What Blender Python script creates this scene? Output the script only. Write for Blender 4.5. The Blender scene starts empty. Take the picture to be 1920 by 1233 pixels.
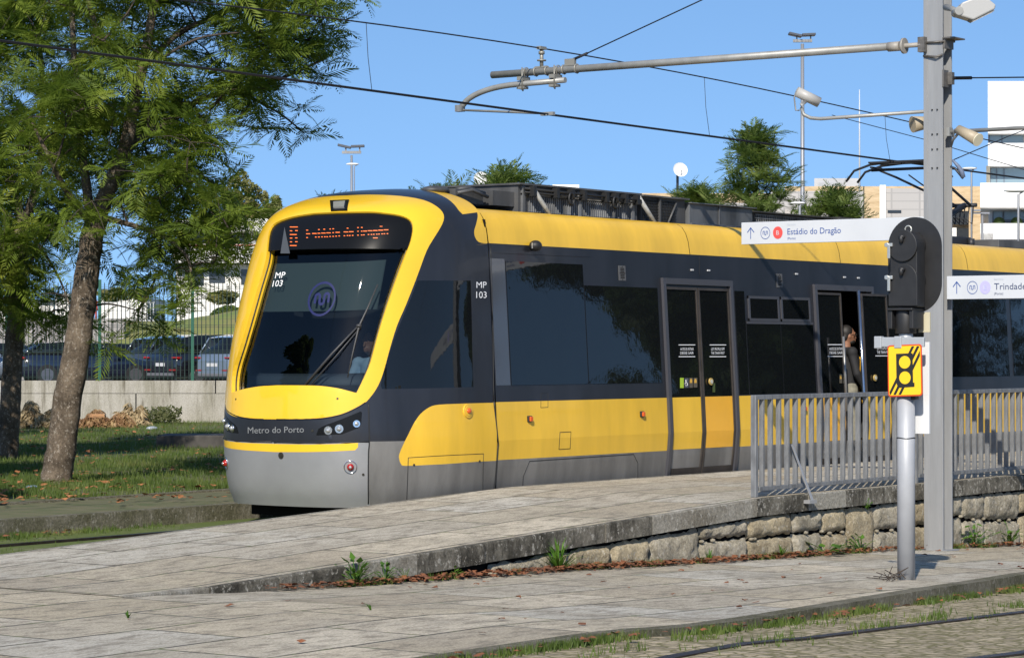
import bpy, bmesh, math, random
import numpy as np
from mathutils import Vector, Matrix
from mathutils.bvhtree import BVHTree
from mathutils.geometry import delaunay_2d_cdt
random.seed(7); rng = np.random.default_rng(7)
S = bpy.context.scene
COL = S.collection
# ------------------------------------------------------------------ camera, sky, sun
# World axes: +X runs along the tram towards its tail, +Y from the platform across the track, z=0 near rail level.
F = 4990.0
CAM = Vector((-22.64, -16.47, 1.70))
_f = Vector((.812, .5837, 0)).normalized()
RT = Vector((_f.y, -_f.x, 0))
_p = math.atan(43.5 / F)
FW = _f * math.cos(_p) + Vector((0, 0, math.sin(_p)))
UP = RT.cross(FW)
cam = bpy.data.cameras.new('camera'); co = bpy.data.objects.new('camera', cam); COL.objects.link(co)
co.matrix_world = Matrix(((RT.x, UP.x, -FW.x, CAM.x), (RT.y, UP.y, -FW.y, CAM.y), (RT.z, UP.z, -FW.z, CAM.z), (0, 0, 0, 1)))
cam.sensor_width = 36; cam.lens = F / 1920 * 36; cam.clip_start = .5; cam.clip_end = 6000
S.camera = co
SUN_EL = math.radians(35)
sx, sy = -.90, -.43
w = bpy.data.worlds.new('World'); S.world = w; w.use_nodes = True
nt = w.node_tree; nt.nodes.clear()
sky = nt.nodes.new('ShaderNodeTexSky'); sky.sky_type = 'NISHITA'; sky.sun_disc = False
sky.sun_elevation = SUN_EL; sky.sun_rotation = math.atan2(sx, sy) % (2 * math.pi)
sky.air_density = 1.0; sky.dust_density = .2; sky.ozone_density = 2.5; sky.altitude = 0
bg = nt.nodes.new('ShaderNodeBackground'); bg.inputs[1].default_value = .138
wo = nt.nodes.new('ShaderNodeOutputWorld')
tcw = nt.nodes.new('ShaderNodeTexCoord'); va_ = nt.nodes.new('ShaderNodeVectorMath'); va_.operation = 'ADD'; va_.inputs[1].default_value = (0, 0, .22)
nn_ = nt.nodes.new('ShaderNodeVectorMath'); nn_.operation = 'NORMALIZE'
nt.links.new(tcw.outputs['Generated'], va_.inputs[0]); nt.links.new(va_.outputs[0], nn_.inputs[0]); nt.links.new(nn_.outputs[0], sky.inputs[0])
hs_ = nt.nodes.new('ShaderNodeHueSaturation'); hs_.inputs['Saturation'].default_value = 1.12
nt.links.new(sky.outputs[0], hs_.inputs['Color']); nt.links.new(hs_.outputs[0], bg.inputs[0]); nt.links.new(bg.outputs[0], wo.inputs[0])
sl = bpy.data.lights.new('sun', 'SUN'); sl.energy = 4.9; sl.angle = math.radians(.5); sl.color = (1, .93, .82)
so = bpy.data.objects.new('sun', sl); COL.objects.link(so)
h = math.hypot(sx, sy)
so.rotation_euler = Vector((sx / h * math.cos(SUN_EL), sy / h * math.cos(SUN_EL), math.sin(SUN_EL))).to_track_quat('Z', 'Y').to_euler()
S.view_settings.view_transform = 'Standard'; S.view_settings.look = 'None'; S.view_settings.gamma = 1
S.view_settings.exposure = 0.3

# ------------------------------------------------------------------ geometry helpers
def ray(px, py):
    return FW + RT * ((px - 960) / F) + UP * ((616.5 - py) / F)
def on(px, py, axis, val):
    d = ray(px, py); return CAM + d * ((val - CAM[axis]) / d[axis])
def at(px, py, Y):
    """point seen at a pixel, Y metres away from the camera"""
    return CAM + ray(px, py) * Y
def on_fn(px, py, fn):
    z = 0
    for _ in range(30): p = on(px, py, 2, z); z = fn(p.x)
    return p
class MB:
    def __init__(s): s.v = []; s.f = []; s.m = []; s.sm = []
    def add(s, vs, fs, m=0, smooth=False):
        o = len(s.v); s.v += [tuple(v) for v in vs]
        for f in fs: s.f.append([i + o for i in f]); s.m.append(m); s.sm.append(smooth)
        return s
    def box(s, a, b, m=0, mat=None):
        x0, y0, z0 = a; x1, y1, z1 = b
        vs = [Vector(c) for c in ((x0,y0,z0),(x1,y0,z0),(x1,y1,z0),(x0,y1,z0),(x0,y0,z1),(x1,y0,z1),(x1,y1,z1),(x0,y1,z1))]
        if mat: vs = [mat @ v for v in vs]
        return s.add(vs, [(0,3,2,1),(4,5,6,7),(0,1,5,4),(1,2,6,5),(2,3,7,6),(3,0,4,7)], m)
    def tube(s, pts, r, n=8, m=0, caps=True, smooth=True):
        pts = [Vector(p) for p in pts]; rs = r if hasattr(r, '__len__') else [r] * len(pts)
        vs = []; ref = None
        for i, p in enumerate(pts):
            t = (pts[min(i+1, len(pts)-1)] - pts[max(i-1, 0)])
            if t.length < 1e-9: t = Vector((0, 0, 1))
            t.normalize()
            if ref is None: ref = Vector((0, 0, 1)) if abs(t.z) < .9 else Vector((1, 0, 0))
            a = t.cross(ref)
            if a.length < 1e-4: a = t.orthogonal()
            a.normalize(); b = t.cross(a); ref = b.cross(t) if False else ref
            for k in range(n):
                an = 2 * math.pi * k / n
                vs.append(p + (a * math.cos(an) + b * math.sin(an)) * rs[i])
        fs = []
        for i in range(len(pts) - 1):
            for k in range(n):
                fs.append((i*n+k, i*n+(k+1) % n, (i+1)*n+(k+1) % n, (i+1)*n+k))
        s.add(vs, fs, m, smooth)
        if caps: s.add(vs, [tuple(reversed(range(n))), tuple(range((len(pts)-1)*n, len(pts)*n))], m)
        return s
    def cyl(s, p0, p1, r, n=16, m=0, r1=None): return s.tube([p0, p1], [r, r if r1 is None else r1], n, m)
    def ell(s, c, r, m=0, nu=16, nv=10, mat=None):
        vs = []; c = Vector(c)
        for i in range(nv + 1):
            a = math.pi * i / nv
            for k in range(nu):
                b = 2 * math.pi * k / nu
                v = Vector((r[0]*math.sin(a)*math.cos(b), r[1]*math.sin(a)*math.sin(b), r[2]*math.cos(a)))
                if mat: v = mat @ v
                vs.append(c + v)
        fs = [(i*nu+k, (i+1)*nu+k, (i+1)*nu+(k+1) % nu, i*nu+(k+1) % nu) for i in range(nv) for k in range(nu)]
        return s.add(vs, fs, m, True)
    def prism(s, poly, d, m=0):
        """closed 3-D polygon pushed along vector d"""
        n = len(poly); a = [Vector(p) for p in poly]; b = [p + Vector(d) for p in a]
        return s.add(a + b, [tuple(range(n)), tuple(range(2*n-1, n-1, -1))] + [(i, i+n, (i+1) % n + n, (i+1) % n) for i in range(n)], m)
    def build(s, name, mats, parent=None, bevel=0, fix=True):
        me = bpy.data.meshes.new(name); me.from_pydata(s.v, [], s.f); me.validate()
        mats = mats if isinstance(mats, (list, tuple)) else [mats]
        for k in mats: me.materials.append(k)
        if len(me.polygons) == len(s.f):
            me.polygons.foreach_set('material_index', s.m); me.polygons.foreach_set('use_smooth', s.sm)
        if fix:
            bm = bmesh.new(); bm.from_mesh(me); bmesh.ops.remove_doubles(bm, verts=bm.verts, dist=1e-5)
            bmesh.ops.recalc_face_normals(bm, faces=bm.faces); bm.to_mesh(me); bm.free()
        o = bpy.data.objects.new(name, me); COL.objects.link(o)
        if parent: o.parent = parent
        if bevel:
            b = o.modifiers.new('bevel', 'BEVEL'); b.width = bevel; b.segments = 2; b.limit_method = 'ANGLE'
        return o
def np_mesh(name, V, Q, mat, parent=None, k=4, smooth=False):
    me = bpy.data.meshes.new(name); n = len(Q)
    me.vertices.add(len(V)); me.vertices.foreach_set('co', np.asarray(V, np.float32).ravel())
    me.loops.add(n * k); me.loops.foreach_set('vertex_index', np.asarray(Q, np.int32).ravel())
    me.polygons.add(n); me.polygons.foreach_set('loop_start', np.arange(n, dtype=np.int32) * k)
    me.polygons.foreach_set('use_smooth', [smooth] * n)
    me.update(calc_edges=True); me.materials.append(mat)
    o = bpy.data.objects.new(name, me); COL.objects.link(o)
    if parent: o.parent = parent
    return o
def empty(name, label, cat, loc=(0, 0, 0), group=None):
    o = bpy.data.objects.new(name, None); COL.objects.link(o); o.location = loc; o.empty_display_size = .2
    return tag(o, label, cat, group)
def tag(o, label=None, cat=None, group=None, kind=None):
    if label: o['label'] = label
    if cat: o['category'] = cat
    if group: o['group'] = group
    if kind: o['kind'] = kind
    return o
def own(root, *obs):
    """parts were modelled in world coordinates: keep them there under a moved root"""
    for o in obs: o.parent = root; o.matrix_parent_inverse = Matrix.Translation(root.location).inverted()
bpy_parent = own
def struct(o): o['kind'] = 'structure'; return o
def copy_tree(root, loc, label=None, rot=None):
    r = root.copy(); COL.objects.link(r); r.location = loc
    if rot is not None: r.rotation_euler.z = rot
    if label: r['label'] = label
    for ch in root.children:
        c = ch.copy(); COL.objects.link(c); c.parent = r
        for g in ch.children: d = g.copy(); COL.objects.link(d); d.parent = c
    return r
# ------------------------------------------------------------------ materials
MC = {}
def mat(name, col, rough=.6, metal=0, spec=.5, coat=0, var=0, vscale=3, col2=None, bump=0, bscale=40, emis=None, es=1, trans=0, stretch=None):
    if name in MC: return MC[name]
    m = bpy.data.materials.new(name); m.use_nodes = True; t = m.node_tree; b = t.nodes['Principled BSDF']
    b.inputs['Base Color'].default_value = (*col, 1); b.inputs['Roughness'].default_value = rough
    b.inputs['Metallic'].default_value = metal; b.inputs['Specular IOR Level'].default_value = spec
    b.inputs['Coat Weight'].default_value = coat; b.inputs['Coat Roughness'].default_value = .05
    if emis: b.inputs['Emission Color'].default_value = (*emis, 1); b.inputs['Emission Strength'].default_value = es
    tc = t.nodes.new('ShaderNodeTexCoord'); src = tc.outputs['Object']
    if stretch:
        mp = t.nodes.new('ShaderNodeMapping'); mp.inputs['Scale'].default_value = stretch; t.links.new(src, mp.inputs[0]); src = mp.outputs[0]
    if var or col2:
        n = t.nodes.new('ShaderNodeTexNoise'); n.inputs['Scale'].default_value = vscale; n.inputs['Detail'].default_value = 8; n.inputs['Roughness'].default_value = .62
        t.links.new(src, n.inputs['Vector'])
        r = t.nodes.new('ShaderNodeValToRGB'); r.color_ramp.elements[0].position = .36; r.color_ramp.elements[1].position = .64
        c2 = col2 or tuple(c * (1 - var) for c in col)
        c1 = col if col2 else tuple(min(1, c * (1 + var * .4)) for c in col)
        r.color_ramp.elements[0].color = (*c2, 1); r.color_ramp.elements[1].color = (*c1, 1)
        t.links.new(n.outputs[0], r.inputs[0]); t.links.new(r.outputs[0], b.inputs['Base Color'])
    if bump:
        n2 = t.nodes.new('ShaderNodeTexNoise'); n2.inputs['Scale'].default_value = bscale; n2.inputs['Detail'].default_value = 6
        bu = t.nodes.new('ShaderNodeBump'); bu.inputs['Strength'].default_value = bump; bu.inputs['Distance'].default_value = .02
        t.links.new(src, n2.inputs['Vector']); t.links.new(n2.outputs[0], bu.inputs['Height']); t.links.new(bu.outputs[0], b.inputs['Normal'])
    if trans:
        o = t.nodes['Material Output']; tr = t.nodes.new('ShaderNodeBsdfTranslucent'); mx = t.nodes.new('ShaderNodeMixShader'); mx.inputs[0].default_value = trans
        for l in list(b.inputs['Base Color'].links): t.links.new(l.from_socket, tr.inputs[0])
        if not b.inputs['Base Color'].links: tr.inputs[0].default_value = (*col, 1)
        t.links.new(b.outputs[0], mx.inputs[1]); t.links.new(tr.outputs[0], mx.inputs[2]); t.links.new(mx.outputs[0], o.inputs[0])
    MC[name] = m; return m
def N(t, typ, **kw):
    n = t.nodes.new('ShaderNode' + typ)
    for k, v in kw.items():
        if k.startswith('i_'): n.inputs[k[2:].replace('_', ' ')].default_value = v
        else: setattr(n, k, v)
    return n
def ramp(t, src, stops):
    r = t.nodes.new('ShaderNodeValToRGB'); cr = r.color_ramp
    while len(cr.elements) < len(stops): cr.elements.new(.5)
    for e, (p, c) in zip(cr.elements, stops):
        e.position = p; e.color = (*c, 1) if hasattr(c, '__len__') else (c, c, c, 1)
    t.links.new(src, r.inputs[0]); return r.outputs[0]
def mixc(t, fac, a, b, mode='MIX'):
    m = t.nodes.new('ShaderNodeMix'); m.data_type = 'RGBA'; m.blend_type = mode
    for sock, v in ((m.inputs[0], fac), (m.inputs[6], a), (m.inputs[7], b)):
        if isinstance(v, (int, float)): sock.default_value = v
        elif isinstance(v, tuple): sock.default_value = (*v, 1)
        else: t.links.new(v, sock)
    return m.outputs[2]
def newmat(name, rough=.8, spec=.3):
    m = bpy.data.materials.new(name); m.use_nodes = True; t = m.node_tree; b = t.nodes['Principled BSDF']
    b.inputs['Roughness'].default_value = rough; b.inputs['Specular IOR Level'].default_value = spec
    return m, t, b, t.nodes.new('ShaderNodeTexCoord').outputs['Object']
def noise(t, src, scale, detail=6, rough=.6, mapping=None):
    if mapping:
        mp = t.nodes.new('ShaderNodeMapping'); mp.inputs['Scale'].default_value = mapping; t.links.new(src, mp.inputs[0]); src = mp.outputs[0]
    n = N(t, 'TexNoise', i_Scale=scale, i_Detail=detail, i_Roughness=rough); t.links.new(src, n.inputs['Vector']); return n.outputs[0]
def bump(t, b, h, strength, dist):
    bu = N(t, 'Bump', i_Strength=strength, i_Distance=dist); t.links.new(h, bu.inputs['Height']); t.links.new(bu.outputs[0], b.inputs['Normal'])

def slab_material(name, bw, bh, rot=0):
    m, t, b, oc = newmat(name, .85, .25)
    mp = N(t, 'Mapping'); mp.inputs['Rotation'].default_value = (0, 0, rot); t.links.new(oc, mp.inputs[0])
    wob = N(t, 'TexNoise', i_Scale=.9, i_Detail=3.0); t.links.new(oc, wob.inputs['Vector'])
    va = N(t, 'VectorMath', operation='MULTIPLY_ADD'); va.inputs[1].default_value = (.06, .06, 0)
    t.links.new(wob.outputs[1], va.inputs[0]); t.links.new(mp.outputs[0], va.inputs[2])
    br = N(t, 'TexBrick', offset=.5, i_Scale=1.0, i_Mortar_Size=.017, i_Mortar_Smooth=.4, i_Brick_Width=bw, i_Row_Height=bh)
    br.inputs['Color1'].default_value = (0, 0, 0, 1); br.inputs['Color2'].default_value = (1, 1, 1, 1); br.inputs['Mortar'].default_value = (.5, .5, .5, 1)
    t.links.new(va.outputs[0], br.inputs['Vector'])
    c = ramp(t, br.outputs[0], [(0, (.48, .455, .395)), (.2, (.60, .525, .40)), (.45, (.46, .395, .285)), (.7, (.54, .505, .43)), (1, (.43, .365, .265))])
    big = noise(t, oc, 1.1, 8, .65)
    c = mixc(t, ramp(t, big, [(.42, 0.), (.62, .5)]), c, (.30, .26, .19))
    c = mixc(t, ramp(t, noise(t, oc, .55, 6, .7), [(.5, 0.), (.66, .45)]), c, (.47, .42, .34))
    st = noise(t, oc, 7, 8, .75, (.5, 1.2, 1))
    c = mixc(t, ramp(t, st, [(.48, 0.), (.62, .75)]), c, (.19, .165, .125))
    sp = noise(t, oc, 48, 6, .8)
    c = mixc(t, 1.0, c, ramp(t, sp, [(.3, .42), (.7, 1.42)]), 'MULTIPLY')
    # grit gathered along the joints, broken up so that joints come and go
    jn = N(t, 'TexBrick', offset=.5, i_Scale=1.0, i_Mortar_Size=.05, i_Mortar_Smooth=1.0, i_Brick_Width=bw, i_Row_Height=bh)
    t.links.new(va.outputs[0], jn.inputs['Vector'])
    fj = mixc(t, 1.0, jn.outputs[1], ramp(t, noise(t, oc, 2.3, 6, .7), [(.45, 0.), (.65, 1.)]), 'MULTIPLY')
    c = mixc(t, fj, c, (.44, .41, .345))
    fm = mixc(t, 1.0, br.outputs[1], ramp(t, noise(t, oc, 3.1, 4, .6), [(.3, .3), (.46, 1.)]), 'MULTIPLY')
    c = mixc(t, fm, c, mixc(t, ramp(t, noise(t, oc, 5, 3), [(.5, 0.), (.6, 1.)]), (.055, .05, .038), (.09, .11, .035)))
    t.links.new(c, b.inputs['Base Color'])
    hh = mixc(t, 1.0, mixc(t, .5, sp, st), mixc(t, fm, (1., 1., 1.), (.0, .0, .0)), 'MULTIPLY')
    bump(t, b, hh, .9, .02)
    return m
def lichen_stone(name, base, dark, pale, amt=.55):
    m, t, b, oc = newmat(name, .92, .2)
    c = mixc(t, ramp(t, noise(t, oc, 2.2, 8, .7), [(.42, 0.), (.6, 1.)]), base, dark)
    c = mixc(t, ramp(t, noise(t, oc, 24, 6, .7, (1, 1, .8)), [(.56, 0.), (.61, 1.)]), c, pale)
    c = mixc(t, ramp(t, noise(t, oc, 6, 6, .7, (1.5, 1.5, .35)), [(.5, 0.), (.64, amt)]), c, dark)
    c = mixc(t, 1.0, c, ramp(t, noise(t, oc, 38, 6, .8), [(.32, .5), (.68, 1.4)]), 'MULTIPLY')
    t.links.new(c, b.inputs['Base Color']); bump(t, b, noise(t, oc, 28, 8, .8), 1.0, .03); return m
def cobble_material(name, c1, c2, moss, mossamt):
    m, t, b, oc = newmat(name, .9, .2)
    mp = N(t, 'Mapping'); mp.inputs['Scale'].default_value = (8.5, 10.5, 1); t.links.new(oc, mp.inputs[0])
    vo = N(t, 'TexVoronoi', feature='F1', i_Scale=1.0, i_Randomness=.65); t.links.new(mp.outputs[0], vo.inputs['Vector'])
    ve = N(t, 'TexVoronoi', feature='DISTANCE_TO_EDGE', i_Scale=1.0, i_Randomness=.65); t.links.new(mp.outputs[0], ve.inputs['Vector'])
    sp = N(t, 'SeparateColor'); t.links.new(vo.outputs['Color'], sp.inputs[0])
    c = ramp(t, sp.outputs[0], [(0, c1), (.5, c2), (1, tuple(x * .7 for x in c1))])
    c = mixc(t, 1.0, c, ramp(t, noise(t, oc, 60, 4, .7), [(.3, .65), (.7, 1.3)]), 'MULTIPLY')
    gap = ramp(t, ve.outputs[0], [(.03, 1.), (.12, 0.)])
    c = mixc(t, gap, c, moss)
    c = mixc(t, ramp(t, noise(t, oc, 1.3, 7, .7), [(.6 - mossamt * .35, 0.), (.72 - mossamt * .3, .85)]), c, moss)
    t.links.new(c, b.inputs['Base Color'])
    bump(t, b, ramp(t, ve.outputs[0], [(.0, 0.), (.25, 1.)]), .6, .02); return m

M_slab = slab_material('granite_paving', 1.62, .78)
M_slab2 = slab_material('granite_paving_lower', 1.5, .82)
M_coping = lichen_stone('lichen_stone', (.20, .185, .15), (.05, .046, .036), (.40, .38, .33), .8)
M_coping2 = lichen_stone('clean_stone', (.34, .32, .27), (.2, .18, .14), (.42, .4, .35), .25)
M_rubble = lichen_stone('rubble_stone', (.47, .42, .32), (.26, .23, .17), (.5, .46, .38), .35)
M_rubble2 = lichen_stone('rubble_stone_ochre', (.50, .42, .28), (.28, .23, .15), (.5, .45, .35), .35)
M_kerb = lichen_stone('mossy_kerb', (.2, .185, .14), (.11, .105, .065), (.26, .245, .2), .4)
M_dark = mat('dark_gap', (.012, .011, .01), 1, spec=.1)
M_cobble = cobble_material('mossy_cobbles', (.30, .25, .175), (.40, .335, .235), (.15, .135, .065), .05)
M_cobble2 = cobble_material('greener_cobbles', (.16, .15, .1), (.22, .2, .14), (.09, .12, .03), .8)
M_steel = mat('rail_steel', (.06, .045, .038), .45, .7, var=.4, vscale=8)
M_soil = mat('mossy_soil', (.135, .12, .065), .95, col2=(.075, .09, .03), vscale=2.5, bump=.6, bscale=30)

# ------------------------------------------------------------------ ground and levels
def zp(x): return min(.28, max(-.02, .28 + .037 * x))            # platform and its ramp
ZL = [(-9.2,-.02),(-8.7,-.03),(-7.8,-.075),(-6.85,-.105),(-3.46,-.19),(-1.58,-.26),(2.27,-.375),(5.84,-.53),(20,-.95)]
def zl(x): return float(np.interp(x, [k[0] for k in ZL], [k[1] for k in ZL]))   # lower pavement
def zt(x): return zl(x) - float(np.interp(x, [-12, -8.4, -5, -.6], [.02, .045, .085, .13]))                                       # near track bed
def strip(name, xs, ylo, yhi, zf, mt, ny=1):
    b = MB(); n = len(xs)
    vs = []; 
    for x in xs:
        a, c = ylo(x), yhi(x)
        for j in range(ny + 1): y = a + (c - a) * j / ny; vs.append((x, y, zf(x)))
    k = ny + 1
    b.add(vs, [(i*k+j, (i+1)*k+j, (i+1)*k+j+1, i*k+j+1) for i in range(n-1) for j in range(ny)])
    return b.build(name, mt)
def lin(a, b, n): return [a + (b - a) * i / (n - 1) for i in range(n)]
KERB = [(-40, -7.4), (-10.65, -7.4), (-8.4, -7.45), (-7.1, -7.3), (-3.5, -6.78), (-.6, -6.27), (6, -5.5), (12, -5.2), (40, -5.2)]
def ky(x): return float(np.interp(x, [k[0] for k in KERB], [k[1] for k in KERB]))
base = MB(); base.add([(-2500,-2500,-1.6),(2500,-2500,-1.6),(2500,2500,-1.6),(-2500,2500,-1.6)], [(0,1,2,3)])
struct(base.build('ground', M_soil))
xs = sorted(set([-9.2, -9.0, -8.9, -7.8, -6.85] + lin(-40, -8.7, 12) + lin(-8.7, 40, 60) + [k[0] for k in KERB]))
struct(strip('lower_pavement', xs, lambda x: ky(x) + .14, lambda x: -3.36 if x > -8.95 else -.08, zl, M_slab2, 4))
struct(strip('platform_pavement', [-9.0, -8.1] + lin(-7.9, 0, 12) + lin(.5, 60, 30), lambda x: -3.26, lambda x: -.1, lambda x: zp(x) + .001, M_slab, 3))
def wallface(name, xs, y, z0, z1, mt, d=.3, y2=None):
    b = MB(); vs = []
    for x in xs:
        yy = y(x) if callable(y) else y
        vs += [(x, yy, z0(x)), (x, yy, z1(x)), (x, yy + d, z1(x)), (x, yy + d, z0(x))]
    n = len(xs); fs = []
    for i in range(n - 1):
        for j in range(4): fs.append((i*4+j, (i+1)*4+j, (i+1)*4+(j+1) % 4, i*4+(j+1) % 4))
    fs += [(0,1,2,3), ((n-1)*4+3, (n-1)*4+2, (n-1)*4+1, (n-1)*4)]
    return b.add(vs, fs).build(name, mt)
struct(wallface('pavement_kerb', xs, ky, lambda x: zt(x) - .2, lambda x: zl(x) + .002, M_kerb, .15))
struct(strip('near_track_bed', xs, lambda x: -13.5, lambda x: ky(x) + .01, zt, M_cobble, 6))
struct(strip('far_pavement', xs, lambda x: -40, lambda x: -13.5, lambda x: zl(x) + .02, M_slab2, 6))
def rail(name, y0, z, xs, label, slope=0.0):
    b = MB()
    prof = [(-.035, 0), (-.035, .012), (.035, .012), (.035, 0), (.045, .0), (.045, -.02), (.06, -.02), (.06, .006), (.085, .006), (.085, -.1), (-.035, -.1)]
    vs = []; n = len(prof)
    for x in xs:
        for (py, pz) in prof: vs.append((x, (y0(x) if callable(y0) else y0) + py, z(x) + pz))
    fs = [(i*n+j, (i+1)*n+j, (i+1)*n+(j+1) % n, i*n+(j+1) % n) for i in range(len(xs)-1) for j in range(n)]
    o = b.add(vs, fs).build(name, M_steel); return tag(o, label, 'rail')
rx = lin(-40, 40, 80)
def ry(x): return float(np.interp(x, [-40, -20, -12, -9.56, -6.8, -4, 2, 40], [-15, -10, -8.7, -8.27, -7.98, -7.84, -7.66, -7.2]))
rail('rail', ry, zt, rx, 'worn steel rail set in mossy cobbles beside the low pavement kerb', .036)
rail('rail', lambda x: ry(x) - 1.47, zt, rx, 'outer steel rail in the bottom right corner of the cobbled track', .036)
ZB = -.13
struct(strip('tram_track_bed', lin(-40, 60, 30), lambda x: -.1, lambda x: 2.98, lambda x: ZB, M_cobble2, 3))
rail('rail', .62, lambda x: ZB + .012, rx, 'embedded steel rail under the tram nearest the platform')
rail('rail', 2.05, lambda x: ZB + .012, rx, 'embedded steel rail under the tram nearest the grass')
struct(wallface('platform_edge', [-9.0] + lin(-8.1, 60, 50), -.14, lambda x: ZB - .2, lambda x: zp(x) + .004, M_coping2, .06))
struct(wallface('lawn_kerb', lin(-40, 60, 40), 2.98, lambda x: ZB - .2, lambda x: .045, M_kerb, .16))
struct(strip('moss_strip', lin(-40, 60, 30), lambda x: 3.13, lambda x: 4.9, lambda x: .04, M_soil, 2))
M_lawn = mat('lawn_soil', (.07, .10, .025), .95, col2=(.11, .09, .045), vscale=1.2, bump=.7, bscale=25)
lw = MB(); lw.box((-60, 4.9, -1), (120, 5.02, .062)); struct(lw.build('lawn_edging', M_kerb))
# ------------------------------------------------------------------ coping and rubble retaining wall
wall = empty('retaining_wall', 'low rubble granite wall capped by lichen spotted coping stones along the platform', 'wall', (0, -3.3, 0))
x = -9.0; i = 0
cop = [MB(), MB()]
while x < 40:
    L = random.uniform(.75, 1.15)
    k = 1 if random.random() < .22 else 0
    a, c = x + .004, x + L - .004
    zb = lambda q: zp(q) - .165
    dy = random.uniform(-.008, .008)
    if a < 40:
        m_ = cop[k]
        for (q0, q1) in ((a, c),):
            vs = [(q, yy, zz) for q in (q0, q1) for (yy, zz) in ((-3.31 + dy, zb(q)), (-3.31 + dy, zp(q) - .008), (-3.302 + dy, zp(q) + .003), (-3.25, zp(q) + .003), (-3.25, zb(q)))]
            m_.add(vs, [(0,1,6,5),(1,2,7,6),(2,3,8,7),(3,4,9,8),(4,0,5,9),(4,3,2,1,0),(5,6,7,8,9)])
    x += L
oc1 = cop[0].build('coping', M_coping); oc2 = cop[1].build('coping', M_coping2); own(wall, oc1, oc2)
bk = MB()
bxs = lin(-8.6, 40, 44)
vs = []
for q in bxs: vs += [(q, -3.22, zl(q) - .3), (q, -3.22, zp(q) - .15)]
bk.add(vs, [(2*i, 2*i+2, 2*i+3, 2*i+1) for i in range(len(bxs)-1)]); o = bk.build('wall_core', M_dark); own(wall, o)
def rock(b, x0, x1, z0f, z1f, y, seed, m=0, depth=.1):
    n, k = max(4, int((x1 - x0) / .045)), 7
    r = random.Random(seed); ph = [r.uniform(0, 9) for _ in range(6)]
    sl = [r.uniform(-.02, .02) for _ in range(4)]
    vs = []
    for i in range(n + 1):
        u = i / n
        for j in range(k + 1):
            v = j / k
            X = x0 + (x1 - x0) * u + sl[0] * (v - .5)
            z0, z1 = z0f(X), z1f(X)
            Z = z0 + (z1 - z0) * v + sl[1] * (u - .5)
            e = min(u * (x1 - x0), (1 - u) * (x1 - x0), v * (z1 - z0), (1 - v) * (z1 - z0))
            bul = depth * (.45 + .35 * (1 - math.exp(-e / .010)) + .2 * (1 - math.exp(-e / .03)))
            nz = .004 * r.choice((-1, 1)) + .007 * math.sin(X * 13 + ph[0] + Z * 7) + .006 * math.sin(Z * 31 + ph[1]) * math.sin(X * 27 + ph[2]) + .007 * r.uniform(-1, 1)
            if e < .012: Z += r.uniform(-.012, .012); X += r.uniform(-.012, .012)
            vs.append((X, y - bul - (nz if e > 1e-6 else 0), Z))
    kk = k + 1
    b.add(vs, [(i*kk+j, (i+1)*kk+j, (i+1)*kk+j+1, i*kk+j+1) for i in range(n) for j in range(k)], m, True)
rb = MB(); x = -4.6; sd = 1
while x < 30:
    L = random.uniform(.45, 1.0)
    top = lambda q: zp(q) - .18; bot = lambda q: zl(q) - .05
    hgt = top(x) - zl(x)
    g = .004; mm = 1 if random.random() < .3 else 0
    if hgt > .3 and random.random() < .68:
        f1 = random.uniform(.38, .62)
        mid = lambda q, f1=f1: zl(q) + (top(q) - zl(q)) * f1
        rock(rb, x + g, x + L - g, bot, lambda q, mid=mid: mid(q) - .015, -3.2, sd, mm)
        rock(rb, x + g, x + L - g, lambda q, mid=mid: mid(q) + .012, lambda q: top(q) - random.uniform(0, .012), -3.2, sd + 1, mm, .095)
        for q in range(2):
            rx0 = x + random.uniform(0, L); rb.ell((rx0, -3.27, mid(rx0)), (.03, .03, .018), 0, 6, 4)
    elif hgt > .06:
        rock(rb, x + g, x + L - g, bot, lambda q: top(q) - .004 - .02 * abs(math.sin(q * 5)), -3.2, sd, mm)
    sd += 2; x += L
own(wall, rb.build('rubble_masonry', [M_rubble, M_rubble2]))
# ================================================================== TRAM
M_yel = mat('yellow_paint', (.80, .485, .022), .32, coat=.6, var=.06, vscale=1.2)
M_yel2 = mat('yellow_paint_side', (.75, .455, .035), .4, coat=.3, var=.13, vscale=1.4, stretch=(1.6, 1, .3))
M_yelold = mat('faded_yellow', (.72, .52, .2), .6, var=.25, vscale=6)
M_yeldoor = mat('orange_yellow_door', (.78, .40, .03), .38, coat=.3, var=.06, vscale=2)
M_anth = mat('anthracite_paint', (.019, .020, .025), .3, coat=.12, var=.3, vscale=1.5, stretch=(1.5, 1, .35))
M_navy = mat('roof_navy', (.03, .036, .055), .22, coat=.8)
M_silver = mat('silver_paint', (.30, .30, .30), .42, .35, var=.08, vscale=2)
M_skirt = mat('grey_skirt', (.19, .183, .17), .5, .15, var=.35, vscale=1.6, stretch=(1.5, 1, .35))
M_blk = mat('black_gloss', (.006, .006, .006), .25, spec=.22)
M_rub = mat('black_rubber', (.012, .012, .012), .55)
M_glass = mat('dark_window_glass', (.006, .007, .008), .015, spec=.5, bump=.12, bscale=1.6)
M_bronze = mat('door_frame_bronze', (.06, .05, .042), .5, .3, var=.3, vscale=4)
M_white = mat('white_print', (.75, .75, .75), .5)
M_grey = mat('grey_print', (.20, .205, .21), .5)
M_chrome = mat('chrome', (.7, .7, .7), .12, 1)
M_orange = mat('amber_lens', (.65, .1, .01), .2, coat=1)
M_red = mat('red_lens', (.32, .012, .008), .25, coat=.4)
M_lens = mat('clear_lens', (.5, .5, .48), .08, .5, coat=1)
M_led = mat('led_orange', (.3, .05, .01), .5, emis=(1, .22, .05), es=1.1)
M_int = mat('cab_interior', (.03, .034, .04), .7)
M_blind = mat('windscreen_blind', (.12, .155, .15), .9)
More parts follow.
